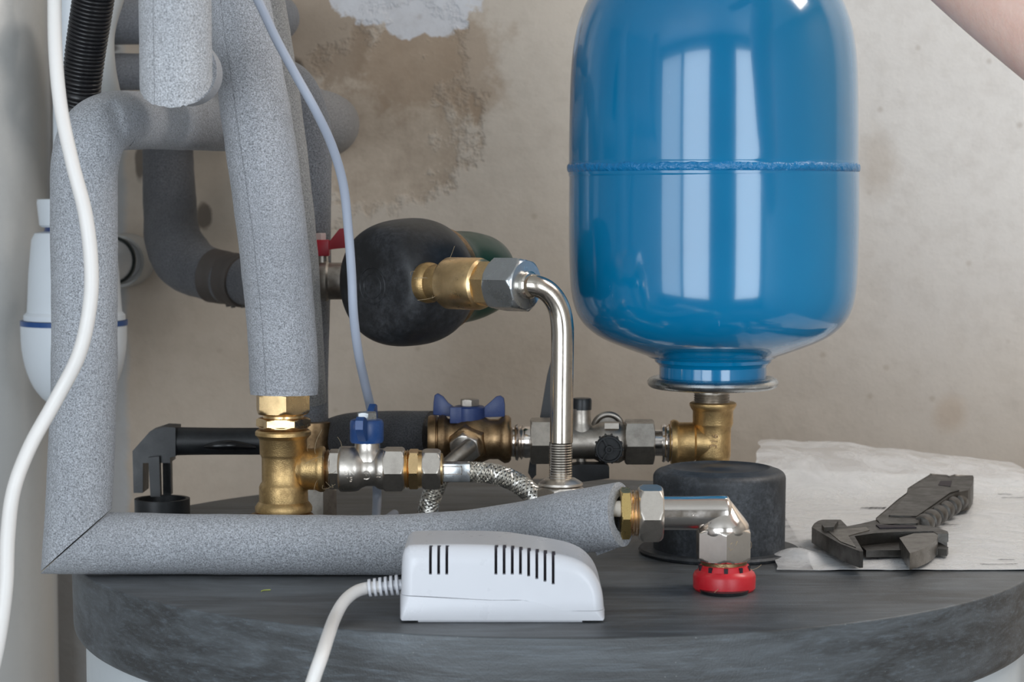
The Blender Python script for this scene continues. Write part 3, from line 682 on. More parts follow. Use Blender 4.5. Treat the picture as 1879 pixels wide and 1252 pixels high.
# manifold with nickel body
cy3 = 811; s2 = S(D2, cy3)
t = root('boiler_manifold', P(1070, 850, D2), 'dull nickel safety manifold between the large bronze valve and the brass elbow', 'pipe fitting')
bm = NB(); hlathe(bm, cy3, D2, [(937, 15), (937, 27), (944, 28), (946, 33), (950, 35), (953, 28), (957, 33), (960, 28), (964, 30), (976, 29), (976, 10)], 48); obj('threaded_nipple', bm, M['chrome'], t)
bm = NB(); hnut(bm, cy3-2, D2, 973, 1012, 45, .61, c=.05); obj('union_nut', bm, M['nickel_dull'], t)
bm = NB(); hlathe(bm, cy3+1, D2, [(1010, 15), (1010, 33), (1040, 33), (1052, 31), (1090, 31), (1098, 35), (1108, 38), (1136, 38), (1142, 35), (1147, 32), (1147, 10)], 56)
vlathe(bm, 1067, D2, [(800, 24), (786, 22), (778, 18), (770, 17), (750, 17), (750, 8)], 32)
box(bm, P(1122, 781, D2-.008), (26*s2, .008, 10*s2)); vlathe(bm, 1067, D2, [(862, 9), (840, 9.5)], 24); obj('manifold_body', bm, M['nickel_dull'], t, ang=50)
bm = NB(); vlathe(bm, 1068, D2, [(752, 14), (752, 17.5), (735, 18), (731, 16.5), (730, 5)], 40); obj('black_cap', bm, M['black_plastic'], t)
bm = NB(); c = P(1116, 787, D2+.02); q = [(c+Vector((math.cos(2*PI*k/48)*27*s2, 0, math.sin(2*PI*k/48)*27*s2)), 6*s2) for k in range(49)]; tube(bm, q, 14, smooth=False, caps=False)
lathe(bm, c+Vector((0, .004, 0)), (0, -1, 0), [(0, 26*s2), (.003, 26*s2)], 40); obj('gauge_ring', bm, M['nickel_dull'], t)
bm = NB(); c = P(1116, 821, D2-.012); lathe(bm, c, (0, -1, 0), [(0, 22*s2), (0.004, 24*s2), (.009, 25*s2), (.013, 25*s2), (.0145, 23.5*s2), (.0145, 21*s2), (.0115, 20*s2), (.0115, .1*s2)], 48)
lathe(bm, c, (0, -1, 0), [(.010, 8*s2), (.0155, 7*s2), (.0155, 4*s2), (.013, 3.5*s2), (.013, .1*s2)], 32)
for k in range(3):
    a = PI/2+.5+k*2*PI/3; box(bm, c+Vector((math.cos(a)*14*s2, -.0125, math.sin(a)*14*s2)), (14*s2, .003, 3*s2), Matrix.Rotation(-a, 3, 'Y'))
for k in range(14):
    a = 2*PI*k/14; lathe(bm, c+Vector((math.cos(a)*25*s2, 0, math.sin(a)*25*s2)), (0, -1, 0), [(.004, 2*s2), (.013, 2*s2)], 10)
obj('control_knob', bm, M['black_plastic'], t)
bm = NB(); hnut(bm, cy3, D2, 1146, 1200, 44, .61, c=.05); obj('union_nut', bm, M['nickel_dull'], t)
bm = NB(); hlathe(bm, cy3+2, D2, [(1198, 10), (1198, 24), (1214, 24), (1214, 34), (1218, 36), (1222, 33), (1226, 36), (1230, 33), (1234, 36), (1234, 10)], 48); obj('threaded_nipple', bm, M['chrome'], t)
bm = NB(); c = P(1083, 868, D2-.016); flat(bm, [(1036, 858), (1060, 853), (1112, 853), (1118, 858), (1118, 878), (1090, 882), (1060, 886), (1036, 878)], D2-.020, .018); bevel(bm, .001, 2); obj('lower_lever', bm, M['black_plastic'], t)
bm = NB(); flat(bm, [(1004, 690), (1012, 660), (1016, 664), (1010, 768), (984, 852), (984, 872), (976, 880), (969, 868), (972, 848), (991, 768)], D2+.026, .006)
obj('rear_lever', bm, M['black_plastic'], t)
# rear brass elbow
t = root('brass_elbow', P(1308, 850, D2), 'cast brass elbow holding the blue expansion vessel above the black cap', 'pipe fitting')
bm = NB(); hlathe(bm, cy3+1, D2, [(1230, 20), (1231, 40), (1236, 42), (1242, 41), (1246, 37), (1272, 37), (1276, 32), (1300, 33), (1312, 30), (1318, 10)], 56)
vlathe(bm, 1308, D2, [(852, 22), (846, 31), (835, 33), (800, 33), (786, 33.5), (780, 36), (777, 37), (754, 37), (750, 40), (744, 43), (740, 43), (738, 40), (738, 20)], 56, refy=790); obj('elbow_body', bm, M['brass_cast'], t, ang=50)
bm = NB(); c = P(1306, 738, D2); lathe(bm, c, (0, 0, 1), thread(0, 16*s2, 33*s2, 4*s2, 2*s2)+[(22*s2, 33*s2)], 48); obj('male_thread', bm, M['nickel_dull'], t)
emb('embossed_text', '316', .0070, 1308, 0, 35.2, t, M['brass_old'], axis=(.12, 0, 1), ey=806, d=D2)
# elbow foot down to the lid
bm = NB(); c = P(1308, 846, D2); vlathe(bm, 1308, D2, [(850, 24), (975, 24)], 32); obj('elbow_foot', bm, M['brass_old'], t)

# ------------------------------------------------------------------ blue expansion vessel
VX = 1308; t = root('expansion_vessel', P(VX, 722, D2), 'large glossy blue expansion vessel with a welded seam, standing on the brass elbow', 'expansion vessel')
bm = NB(); up_ = [(296, 264), (250, 264), (180, 263), (130, 261.5), (90, 258), (55, 252), (25, 243), (0, 232), (-22, 216), (-42, 192), (-58, 160), (-70, 120), (-77, 70), (-80, 30), (-80, .5)]
def sm(pr, n=5): return [tuple(x) for x in catmull(pr, n)]
vlathe(bm, VX, D2, sm([(324, 264), (318, 265)]+[(300, 265)]+up_), 160, refy=300); obj('upper_shell', bm, M['vessel'], t, ang=60)
bm = NB(); vlathe(bm, VX, D2, sm([(318, 264), (330, 264.5), (420, 264.5), (500, 262.5), (540, 259), (568, 252), (590, 240), (608, 222), (622, 200), (634, 172), (644, 145), (652, 122), (658, 108), (660, 60), (660, .5)]), 160, refy=500); obj('lower_shell', bm, M['vessel'], t, ang=60)
bm = NB(); pr = []
for k in range(13): a = PI*k/12; pr.append((309-9*math.cos(a), 262+5.5*math.sin(a)))
vlathe(bm, VX, D2, list(reversed(pr)), 240, refy=309)
for v in bm.verts:
    n_ = noise.noise(v.co*160)*.0006+noise.noise(v.co*420)*.0003; v.co.z += n_
    r_ = Vector((v.co.x-P(VX, 309, D2).x, v.co.y-P(VX, 309, D2).y, 0)).normalized(); v.co += r_*n_*.9
obj('weld_seam', bm, M['weld'], t, ang=60)
bm = NB(); vlathe(bm, VX, D2, [(703, 90), (703, 98), (672, 98), (668, 101), (664, 106), (658, 108), (655, 90)], 96); obj('neck_collar', bm, M['vessel'], t)
bm = NB(); pr = []
for k in range(17): a = 2*PI*k/16; pr.append((702-10*math.sin(a), 108+12*math.cos(a)))
vlathe(bm, VX, D2, pr, 96, refy=702); vlathe(bm, VX, D2, [(706, .5), (706, 100), (698, 100), (698, .5)], 64); obj('flange_ring', bm, M['zinc'], t)
bm = NB(); vnut(bm, 1306, D2, 708, 722, 36, .1); obj('flange_boss', bm, M['nickel_dull'], t)

# ------------------------------------------------------------------ pump with black cover and green motor
pf = P(683, 525, 1.46); pax = Vector((.67, .74, .045)).normalized(); sp_ = S(1.47, 520)
t = root('circulation_pump', pf+Vector((.05, .05, -.05)), 'small circulation pump with a round black cover and a dark green motor', 'pump')
R = 118*sp_; pr = [(0, .0001)]
for x, r in ((0.0002, .4), (.0012, .70), (.0045, .84), (.010, .92), (.019, .975), (.030, 1), (.045, 1), (.055, .96), (.062, .89), (.065, .8), (.0655, .5)): pr.append((x, r*R))
bm = NB(); lathe(bm, pf, pax, sm(pr, 5), 96); obj('pump_cover', bm, M['black_dusty'], t, ang=60)
bm = NB()
for rr_ in (.0085, .0125):
    u, v, a = frame(pax); q = [(pf+u*math.cos(2*PI*k/48)*rr_+v*math.sin(2*PI*k/48)*rr_+a*.0001, .0005) for k in range(49)]; tube(bm, q, 8, smooth=False, caps=False)
obj('cover_rings', bm, M['black_dusty'], t)
bm = NB(); lathe(bm, pf, pax, [(.060, .5*R), (.062, .84*R), (.066, .845*R), (.070, .83*R), (.070, .5*R)], 80); obj('brass_collar', bm, M['brass_old'], t)
bm = NB(); lathe(bm, pf, pax, sm([(.066, .3*R), (.067, .76*R), (.08, .75*R), (.095, .73*R), (.106, .69*R), (.117, .62*R), (.122, .5*R), (.123, .001)], 4), 80); obj('motor_housing', bm, M['green'], t, ang=60)
# left outlet with red valve
t = root('red_handled_valve', P(600, 552, 1.55), 'small nickel valve with a red butterfly handle left of the black pump', 'valve')
bm = NB(); hlathe(bm, 516, 1.53, [(560, 20), (560, 34), (584, 34), (590, 37), (600, 37), (604, 34), (640, 34), (680, 33)], 48); vlathe(bm, 590, 1.53, [(500, 14), (470, 12), (440, 11)], 24); obj('valve_body', bm, M['nickel_dull'], t)
bm = NB(); c = P(589, 455, 1.53); s = S(1.53, 455); box(bm, c, (32*s, .012, 30*s))
wing(bm, .1, [(12, -4), (12, 8), (22, 20), (34, 35), (44, 36), (46, 24), (46, 0), (24, -2)], 9, c, s); wing(bm, PI+.1, [(12, -4), (12, 8), (22, 20), (34, 35), (44, 36), (46, 24), (46, 0), (24, -2)], 9, c, s); bevel(bm, .001, 2, 50); obj('butterfly_handle', bm, M['red_dark'], t)
bm = NB(); vnut(bm, 588, 1.53, 428, 442, 11, .2); obj('handle_nut', bm, plastic('pale_nut', (205, 180, 172), .5), t)
# check valve coupling
ca, cb = P(790, 519, 1.437), P(955, 523, 1.388); cax = (cb-ca).normalized(); k_ = (cb-ca).length/165; sr = S(1.43, 520)
t = root('check_valve', ca.lerp(cb, .5)-Vector((0, 0, .02)), 'brass check valve coupling between the black pump and the bent steel pipe', 'pipe fitting')
def cl(bm, prof, seg=56, hexR=None, phase=0): return lathe(bm, ca, cax, [((x-790)*k_, r*sr) for x, r in prof], seg, phase, hexR*sr if hexR else None)
bm = NB(); cl(bm, [(778, 20), (778, 36), (785, 38), (792, 37), (796, 33), (800, 34), (820, 33), (824, 36), (824, 20)]); obj('inlet_socket', bm, M['brass_cast'], t)
bm = NB(); cl(bm, [(822, 30), (823, 45), (827, 47.5), (880, 47.5), (886, 45), (889, 40), (889, 20)]); obj('valve_barrel', bm, M['brass'], t)
bm = NB(); nut(bm, ca, cax, (887-790)*k_, (916-790)*k_, 43*sr, .3, .06); obj('hex_end', bm, M['brass'], t)
bm = NB(); fibres(bm, ca+cax*.004, 8, 36*sr, .016, 11); obj('hemp_fibres', bm, M['fibre'], t)
# bent steel pipe
t = root('steel_pipe', PZ(1032, 1006, 0), 'shiny bent stainless steel pipe dropping from the big hex nut to the lid', 'pipe')
bm = NB(); lathe(bm, ca, cax, nutprof(((912-790)*k_), ((966-790)*k_), 51*sr), 72, .33, 51*sr)
obj('union_nut', bm, M['zinc'], t)
bm = NB(); lathe(bm, ca, cax, [((950-790)*k_, 22*sr), ((972-790)*k_, 25*sr), ((974-790)*k_, 22*sr), ((974-790)*k_, 10*sr)], 40); obj('collar', bm, M['steel'], t)
e0 = ca+cax*((958-790)*k_)
bm = NB(); s = S(1.40, 600); dP = 1.39
tube(bm, [(e0, 20*s), (P(982, 524, 1.385), 20*s), (P(1006, 536, 1.387), 20*s), (P(1023, 560, 1.389), 20.5*s), (P(1031, 592, dP), 21*s), (P(1032, 640, dP), 21*s), (P(1031, 720, dP), 21*s), (P(1030, 812, dP), 21*s)], 48, 12); obj('bent_tube', bm, M['steel'], t)
bm = NB(); c = P(1029, 812, dP); lathe(bm, c, (0, 0, -1), thread(0, 70*s, 21.5*s, 4.4*s, .9*s), 40); obj('ribbed_end', bm, M['steel'], t)
bm = NB(); lathe(bm, c, (0, 0, -1), [(66*s, 18*s), (66*s, 27*s), (70*s, 34*s), (74*s, 40*s), (78*s, 41*s), (80*s, 36*s)], 48); nut(bm, c, (0, 0, -1), 80*s, 112*s, 44*s, .3); lathe(bm, c, (0, 0, -1), [(110*s, 30*s), (c.z-LZ, 30*s)], 32); obj('base_union', bm, M['nickel'], t)

# ------------------------------------------------------------------ black round cap on the lid
cc = PZ(1319, 1014, 0); s = S(cc.y, 1000)
t = root('round_cap', cc, 'black round plastic cap with a flat brim standing on the lid', 'cap')
bm = NB(); pr = [(0, 119*s), (.002, 120*s), (.048, 121*s)]; Hh = .0568
for k in range(8): a = k/7*PI/2; pr.append((Hh-.0065+.0055*math.sin(a), 121*s-.006+.006*math.cos(a)))
pr += [(Hh, 100*s), (Hh+.0006, 92*s), (Hh-.0006, 86*s), (Hh-.0004, 30*s), (Hh+.0006, 22*s), (Hh+.0006, .1*s)]
lathe(bm, cc, (0, 0, 1), pr, 128); obj('cap_body', bm, M['cap_black'], t)
bm = NB(); lathe(bm, cc, (0, 0, 1), [(.0003, .1), (.0003, .0545), (.002, .0550), (.0032, .054), (.0032, 118*s)], 128) if False else lathe(bm, cc, (0, 0, 1), [(.0003, 110*s), (.0003, .0525), (.002, .0535), (.0035, .0525), (.0035, 110*s)], 128); obj('cap_brim', bm, M['cap_black'], t)

# ------------------------------------------------------------------ chrome elbow with red collar
D4 = 1.256; ey = 942; s = S(D4, ey)
t = root('chrome_elbow', PZ(1329, 1088, 0), 'chrome elbow with a red collar standing on the lid in front of the black cap', 'pipe fitting')
bm = NB(); hlathe(bm, 934, D4, [(1105, 15), (1150, 15)], 24); obj('inner_pipe', bm, M['white_cable'], t)
bm = NB(); hnut(bm, ey, D4, 1138, 1157, 50, .61, c=.05); obj('brass_nut', bm, M['brass_new'], t)
bm = NB(); c = P(1156, ey, D4); lathe(bm, c, (1, 0, 0), thread(0, 18*s, 43*s, 5*s, 2.2*s), 48); obj('male_thread', bm, M['copper'], t)
bm = NB(); hnut(bm, ey, D4, 1171, 1216, 55, .61, c=.2); obj('union_nut', bm, M['nickel'], t)
s = S(D4, ey)
bm = NB(); tube(bm, [(P(x, 942, D4), r*s) for x, r in ((1212, 31), (1260, 31), (1300, 32), (1328, 32), (1336, 30), (1341, 22))], 64, 3)
vlathe(bm, 1327, D4, [(986, 44), (975, 48), (966, 47.5), (960, 46), (950, 39), (935, 27), (918, 13), (912, 9), (910, 4)], 64, refy=950)
obj('elbow_tube', bm, M['chrome'], t, ang=45)
bm = NB(); vnut(bm, 1327, D4, 968, 1029, 54, .02, c=.10); obj('hex_socket', bm, M['chrome'], t)
emb('embossed_text', '9S', .0034, 1272, 2, 31.5, t, M['chrome'], ey=942, d=D4)
bm = NB(); vlathe(bm, 1328, D4, [(1042, 34), (1040, 42), (1026, 43)], 48); obj('sealed_thread', bm, M['brass_old'], t)
bm = NB()
vlathe(bm, 1329, D4, [(1080, 36), (1082, 54), (1078, 57), (1056, 57.5), (1050, 55), (1045, 48), (1036, 44.5), (1034, 40)], 96, refy=1060)
for k in range(10): pass
col_ = obj('red_collar', bm, M['red'], t)
bm = NB(); c = P(1329, 1043, D4)
for k in range(10):
    a = 2*PI*k/10+.28; box(bm, c+Vector((math.cos(a)*46*s, math.sin(a)*46*s, -.0002)), (5*s, 7*s, 15*s), Matrix.Rotation(a, 3, 'Z'))
obj('collar_slots', bm, M['slot'], col_, label='black slots in the collar')
bm = NB(); cb_ = PZ(1329, 1088, 0); zt = P(1329, 1079, D4).z-LZ; lathe(bm, cb_, (0, 0, 1), [(.0002, 43*s), (max(.002, zt+.001), 45*s)], 48); obj('base_ring', bm, M['black_plastic'], t)
bm = NB(); fibres(bm, P(1335, 1036, D4), 9, 44*s, .010, 5); obj('hemp_fibres', bm, M['fibre'], t)

# ------------------------------------------------------------------ white adapter
A0 = PZ(733, 1143, 0); W = (PZ(1110, 1143, 0)-A0).x; dpt = .062; dy = Vector((0, 1, 0)); E = .0022
t = root('power_adapter', A0+Vector((W/2, dpt/2, 0)), 'white plastic power adapter with vent slots lying at the front of the lid', 'power adapter')
k = W/377.0
def AP(x, y): return A0+Vector(((x-733)*k, 0, (1143-y)*k*1.0))
top = [(736, 1050), (737, 1030), (740, 1014), (746, 1006), (756, 1002), (800, 1001), (860, 1001), (920, 1003), (960, 1008), (1000, 1014), (1040, 1022), (1068, 1033), (1086, 1048), (1098, 1066), (1105, 1086), (1108, 1106), (1109, 1120)]
part_ = [(1109, 1121), (1060, 1121), (1030, 1120), (990, 1107), (960, 1101), (900, 1101), (800, 1096), (735, 1093)]
ntop = catmull(top, 3); loop = ntop+[part_[0]]+catmull(part_, 3)[1:]
zmid = AP(0, 1093).z; xm = AP(921, 0).x; hw = W/2; zt_ = AP(0, 1001).z; rings = []; bm = NB()
steps = [(k/8*PI/2) for k in range(9)]
prof_ = [(.0075*(1-math.sin(a_)), 1-math.cos(a_)) for a_ in reversed(steps)]
prof_ = [(y_, 1-math.sin(math.acos(max(-1, min(1, 1-y_/.0075))))) for y_, _ in prof_]
prof_ = sorted(prof_); prof_ = prof_+[(dpt-y_, i_) for y_, i_ in reversed(prof_)]
for y_, i_ in prof_:
    ring = []
    for n_, q in enumerate(loop):
        p = AP(*q); f_ = 1-i_*.0065/hw; x_ = xm+(p.x-xm)*f_; z_ = p.z
        if n_ < len(ntop): z_ = zmid+(p.z-zmid)*(1-i_*.0105/(zt_-zmid)) if p.z > zmid else p.z
        ring.append(bm.verts.new((x_, A0.y+y_, z_)))
    rings.append(ring)
ringfaces(bm, rings)
bmesh.ops.recalc_face_normals(bm, faces=bm.faces)
# real slots cut in
def evalbool(bm, cutter):
    ma, mb_ = bpy.data.meshes.new('a'), bpy.data.meshes.new('b'); bm.to_mesh(ma); bmesh.ops.recalc_face_normals(cutter, faces=cutter.faces); cutter.to_mesh(mb_)
    oa, ob = bpy.data.objects.new('a', ma), bpy.data.objects.new('b', mb_); C.objects.link(oa); C.objects.link(ob)
    md_ = oa.modifiers.new('b', 'BOOLEAN'); md_.operation = 'DIFFERENCE'; md_.object = ob; md_.solver = 'EXACT'
    dg = bpy.context.evaluated_depsgraph_get(); dg.update(); me = bpy.data.meshes.new_from_object(oa.evaluated_get(dg))
    r = bmesh.new(); r.from_mesh(me); bpy.data.objects.remove(oa); bpy.data.objects.remove(ob); 
    h0 = max(v.co.z for v in bm.verts); h1 = max([v.co.z for v in r.verts] or [0]); v0, v1 = abs(bm.calc_volume()), abs(r.calc_volume())
    bpy.data.meshes.remove(me); cutter.free()
    if h1 < h0-.002 or v1 < v0*.8: r.free(); return bm
    bm.free(); return r
xs = [790, 805, 820]+[910+15*i for i in range(8)]
slots = []
for i, x in enumerate(xs):
    yt = 1003 if x < 830 else 1003+max(0, (x-930))*.14; yb = 1054 if x < 960 else 1054+(x-960)*.33
    slots.append((x, yt, yb))
cut = NB(); dark = NB()
for x, yt, yb in slots:
    p = AP(x, (yt+yb)/2-8); box(cut, p+Vector((0, .001, 0)), (.0016, .009, (yb-yt+16)*k))
    dk = NB(); box(dk, p+Vector((.0003, .0058, -.0030)), (.0018, .003, (yb-yt+4)*k)); obj('vent_slot', dk, M['slot'], t, label='dark vent slot')
    # matching slot at the back edge of the top
    p2 = AP(x+6, yt)+Vector((0, dpt, 0)); box(cut, p2+Vector((.0, -.001, -.001)), (.0022, .009, .010))
bm = evalbool(bm, cut); us = obj('upper_shell', bm, M['white_shell'], t, ang=32); us.modifiers.new('weighted', 'WEIGHTED_NORMAL').keep_sharp = True
dark.free()
bm = NB(); prism(bm, [AP(x, y)-dy*0.0003 for x, y in [(733.5, 1093), (800, 1096.5), (900, 1101.5), (960, 1101.5), (990, 1107.5), (1030, 1120.6), (1060, 1121.6), (1110, 1121.6), (1110, 1136), (1106, 1139), (738, 1139), (733.5, 1136)]], dy*(dpt+.0006))
ve = [e for e in bm.edges if abs(e.verts[0].co.y-e.verts[1].co.y) > .01 and (e.verts[0].co.x < AP(735, 0).x or e.verts[0].co.x > AP(1108, 0).x)]
vv_ = [e for e in bm.edges if abs(e.verts[0].co.y-e.verts[1].co.y) < 1e-6 and abs(e.verts[0].co.x-e.verts[1].co.x) < 1e-5]
bmesh.ops.bevel(bm, geom=vv_, offset=.0062, segments=6, profile=.5, affect='EDGES'); obj('lower_shell', bm, M['white_shell'], t, ang=28)
bm = NB(); box(bm, A0+Vector((W*.49, dpt/2, .0008)), (W*.80, dpt-.004, .0016)); obj('foot_plate', bm, M['white_shell'], t)
sr_ = S(1.17, 1075); D5 = 1.185
bm = NB(); c = P(737, 1073, D5)
cdir = (P(672, 1080, D5)-c).normalized(); Ls = 62*sr_
lathe(bm, c, cdir, [(0, 10*sr_), (Ls, 8*sr_)], 24)
for j in range(6):
    x0 = (6+j*10.2)*sr_; lathe(bm, c, cdir, [(x0, 8*sr_), (x0, (19-j*.5)*sr_), (x0+4.8*sr_, (19-j*.5)*sr_), (x0+4.8*sr_, 8*sr_)], 32)
obj('strain_relief', bm, M['white_shell'], t)
bm = NB(); TP(bm, [(700, 1077, D5, 11), (672, 1080, D5, 11.5), (650, 1088, 1.175, 11.5), (630, 1106, 1.16, 11.5), (614, 1135, 1.14, 12), (603, 1165, 1.108, 12.5), (590, 1205, 1.085, 13), (576, 1245, 1.08, 13), (560, 1300, 1.08, 13), (548, 1400, 1.08, 13)], 20, 12)
obj('output_cable', bm, M['white_cable'], t)

# ------------------------------------------------------------------ paper and plastic bag
def bagz(x, y):
    b = min(1, max(0, (y-1.62)/.13)); z = .0012+(.026-.020*min(1, max(0, (x-.22)/.22))**1.5)*b*b*(3-2*b)
    z += .0030*abs(noise.noise(Vector((x*16, y*10, 3))))*(.4+b)+.0007*abs(noise.noise(Vector((x*60+y*25, y*20, 7))))*(.6+b)
    z += .006*math.exp(-((x-.186)**2+(y-1.365)**2)/.0002)
    return z
def sheet(bm, outline_x, y0, y1, nx, ny, zf, wob=0):
    g = []
    for j in range(ny+1):
        y = y0+(y1-y0)*j/ny; xa, xb = outline_x(y); row = []
        for i in range(nx+1):
            x = xa+(xb-xa)*i/nx; yy = y+(wob*noise.noise(Vector((x*14, j*.01, 1))) if j < 3 or j > ny-3 else 0)
            row.append(bm.verts.new((x, yy, LZ+zf(x, yy))))
        g.append(row)
    for j in range(ny):
        for i in range(nx): bm.faces.new((g[j][i], g[j][i+1], g[j+1][i+1], g[j+1][i]))
yf = PZ(1600, 1047, .001).y
def bx_(y):
    f = (y-yf)/(1.78-yf); xa = PZ(1434+35*max(0, math.sin(PI*min(1, f*2.6))) if f < .38 else 1434+0*f, 1030, .001).x
    xa = .168+.030*f+.05*max(0, f-.75) + .006*noise.noise(Vector((0, y*30, 0)))
    return xa, .43
bm = NB(); sheet(bm, bx_, yf, 1.80, 110, 90, bagz, .008)
o = obj('plastic_bag', bm, M['film'], ang=180, recalc=False)
sd = o.modifiers.new('thickness', 'SOLIDIFY'); sd.thickness = .0002; sd.offset = 1
tag(o, 'crumpled clear plastic bag spread on the right side of the lid under the wrench', 'plastic bag')
def papz(x, y): return max(.0004, bagz(x, y)*.85-.0006)
bm = NB(); sheet(bm, lambda y: (.192+(y-1.35)*.05, .42), yf+.004, 1.70, 80, 70, papz)
o = obj('paper_sheet', bm, M['paper'], ang=180, recalc=False); sd = o.modifiers.new('thickness', 'SOLIDIFY'); sd.thickness = .0002; sd.offset = 1
tag(o, 'white printed paper sheet inside the clear plastic bag', 'paper')
bm = NB(); c = PZ(1603, 927, .004)
def strip(c, w, l, a, z):
    ca_, sa_ = math.cos(a), math.sin(a); q = []
    for u_, v_ in ((-w, -l), (w, -l), (w, l), (-w, l)):
        x = c.x+u_*ca_-v_*sa_; y = c.y+u_*sa_+v_*ca_; q.append(bm.verts.new((x, y, LZ+bagz(x, y)+.0004)))
    bm.faces.new(q)
rnd = random.Random(2)
for j in range(15): strip(c+Vector((-.009+j*.00125, 0, 0)), rnd.choice((.00022, .00036, .0005)), .0052, -.35, 0)
obj('barcode', bm, M['ink'], o, recalc=False, label='dark barcode stripes')
for (px, py, w) in ((1860, 896, 16), (1846, 892, 10), (1750, 942, 8), (1835, 1012, 22), (1848, 1004, 10)):
    bm = NB(); c2 = PZ(px, py, .01)
    for j in range(w): strip(c2+Vector(((j-w/2)*.0011, rnd.uniform(-.0004, .0004), 0)), .00035, rnd.uniform(.0005, .0012), .2, 0)
    obj('small_print', bm, M['ink'], o, recalc=False, label='faint grey small print')

# ------------------------------------------------------------------ wrench
def cpx(x, y): return (1440+x/4.28, 820+y/4.28)
def WP(pts, z): return [PZ(*cpx(x, y), z) for x, y in pts]
z1_, z0_ = .0150, .0045
t = root('adjustable_wrench', PZ(1600, 1000, .003), 'dark steel adjustable wrench lying on the plastic bag', 'wrench')
def slabz(pts, zt, zb, bev=.0008, mat='wrench', name='head', parent=None, bm=None):
    b = bm or NB(); q = WP(pts, zt); prism(b, q, (0, 0, zb-zt))
    if bev: bevel(b, bev, 2, 40)
    return obj(name, b, M[mat], parent or t)
head = [(212, 632), (232, 602), (262, 582), (300, 573), (440, 573), (490, 625), (600, 604), (715, 575), (760, 545), (1035, 612), (1150, 622), (1278, 664), (1100, 664), (900, 668), (700, 680), (548, 702), (616, 820), (590, 822), (440, 764), (320, 697)]
slabz(head, z1_, z0_, name='wrench_head')
slabz([(1130, 645), (1279, 666), (1286, 684), (1200, 686)], z1_-.0001, z1_-.0055, .0003, name='slide_rail')
slabz([(600, 780), (900, 745), (1200, 745), (1285, 790), (1275, 806), (1200, 800), (900, 812), (640, 815)], z0_+.0035, z0_-.001, .0003, name='slide_rail')
# raised rims and recesses on the head
slabz([(330, 655), (640, 630), (665, 655), (550, 685), (500, 700), (560, 790), (440, 745)], z1_+.0004, z1_-.001, .0002, 'wrench_edge', 'jaw_rim')
slabz([(290, 610), (345, 575), (420, 580), (385, 630), (310, 635)], z1_+.0030, z1_-.001, .0008, 'wrench', 'head_lug')
slabz([(715, 612), (1000, 618), (1035, 632), (745, 636)], z1_+.0008, z1_-.001, .0003, 'slot', 'worm_slot')
slabz([(900, 715), (1010, 682), (1190, 673), (1203, 684), (1203, 705), (1192, 730), (1172, 752), (1145, 772), (1112, 790), (1080, 804), (1035, 821), (983, 838), (942, 777)], z1_-.0004, z0_-.0004, .0006, 'wrench_edge', 'movable_jaw')
# handle, thicker than the head
zh = .0185
def slope(y): return z1_+(zh-z1_)*max(0, min(1, (590-y)/230))
def sloped(pts, off, zb, bev, mat, name):
    b = NB(); q = [PZ(*cpx(x, y), slope(y)+off) for x, y in pts]; n = len(q)
    va = [b.verts.new(p) for p in q]; vb = [b.verts.new(Vector((p.x, p.y, LZ+zb if zb is not None else p.z-.0016))) for p in q]
    for i in range(n): b.faces.new((va[i], va[(i+1) % n], vb[(i+1) % n], vb[i]))
    b.faces.new(va); b.faces.new(list(reversed(vb)))
    bmesh.ops.triangulate(b, faces=[f for f in b.faces if len(f.verts) > 4])
    if bev: bevel(b, bev, 2, 40)
    return obj(name, b, M[mat], t)
hd = [(715, 572), (800, 500), (880, 430), (958, 372), (966, 336), (1060, 275), (1150, 221), (1262, 222), (1290, 240), (1335, 228), (1468, 226), (1484, 250), (1478, 300), (1440, 352), (1330, 372), (1205, 462), (1080, 548), (1040, 612), (900, 616), (760, 606)]
sloped(hd, 0, .005, .0010, 'wrench', 'handle')
sloped([(1205, 300), (1225, 268), (1312, 266), (1300, 312)], .0003, None, .0002, 'slot', 'hanging_hole')
sloped([(975, 350), (1065, 318), (1330, 322), (1370, 345), (1300, 362), (1090, 510), (1030, 545), (880, 545), (820, 540)], .0006, None, .0003, 'wrench', 'handle_web')
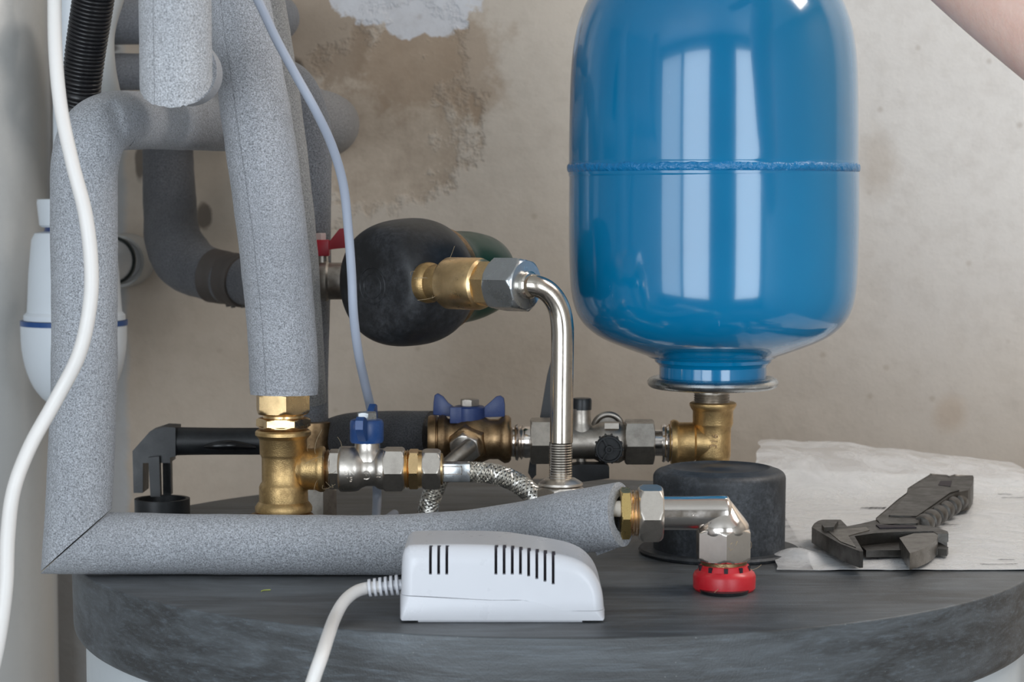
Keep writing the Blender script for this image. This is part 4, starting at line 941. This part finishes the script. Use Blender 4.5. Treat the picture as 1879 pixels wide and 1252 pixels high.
for i in range(6):
    f = i/5; p = PZ(*cpx(1092+f*270, 545-f*172), .0165); p.z = LZ+.0108; a = PZ(*cpx(1075, 575), .011); b_ = PZ(*cpx(1340, 390), .011); dr = (b_-a).normalized()
    bm = NB(); q = []
    lathe(bm, p-dr*.010, dr, [(0, .0035), (.0012, .0062), (.004, .0070), (.014, .0070), (.0175, .0060), (.019, .0035)], 24)
    for v in bm.verts: v.co.z = max(v.co.z, LZ+.004)
    obj('grip_ridge', bm, M['wrench'], t)

# ------------------------------------------------------------------ person's forearm, top right
bm = NB()
arm = [(P(2405, 340, 1.12), .052), (P(2195, 196, 1.15), .052), (P(2030, 74, 1.18), .049), (P(1940, 11, 1.20), .0470), (P(1861, -42, 1.22), .0445), (P(1775, -102, 1.25), .041), (P(1686, -165, 1.29), .036), (P(1620, -222, 1.34), .030), (P(1575, -250, 1.36), .028)]
me = bpy.data.meshes.new('person'); vs_, es_, rs_ = [], [], []
def chain(pr, start=None):
    prev = start
    for p, r in pr:
        vs_.append(tuple(p)); rs_.append(r); i = len(vs_)-1
        if prev is not None: es_.append((prev, i))
        prev = i
    return prev
wr = chain(arm); palm = chain([(P(1510, -275, 1.38), .026), (P(1440, -290, 1.395), .024)], wr); pm = palm-1
base = Vector(vs_[palm])
for i, (oy, L) in enumerate(((-.026, .9), (-.009, 1.0), (.009, .95), (.026, .78))):
    a = base+Vector((-.018, oy, -.001)); chain([(a, .0095), (a+Vector((-.024*L, oy*.1, -.004)), .0088), (a+Vector((-.042*L, oy*.15, -.018)), .0082), (a+Vector((-.050*L, oy*.18, -.034)), .0072)], palm)
tb = Vector(vs_[pm]); chain([(tb+Vector((-.004, -.032, -.012)), .011), (tb+Vector((-.026, -.046, -.026)), .0098), (tb+Vector((-.046, -.050, -.034)), .0085)], pm)
o0 = Vector(vs_[3]); me.from_pydata([tuple(Vector(v)-o0) for v in vs_], es_, []); o = bpy.data.objects.new('person', me); C.objects.link(o); o.location = o0
sk = o.modifiers.new('skin', 'SKIN'); sk.use_smooth_shade = True
for i, r in enumerate(rs_): me.skin_vertices[0].data[i].radius = (r, r)
me.skin_vertices[0].data[0].use_root = True
ss_ = o.modifiers.new('sub', 'SUBSURF'); ss_.levels = 3; ss_.render_levels = 3
me.materials.append(M['skin'])
tag(o, 'bare forearm of a person reaching in at the top right corner', 'person')
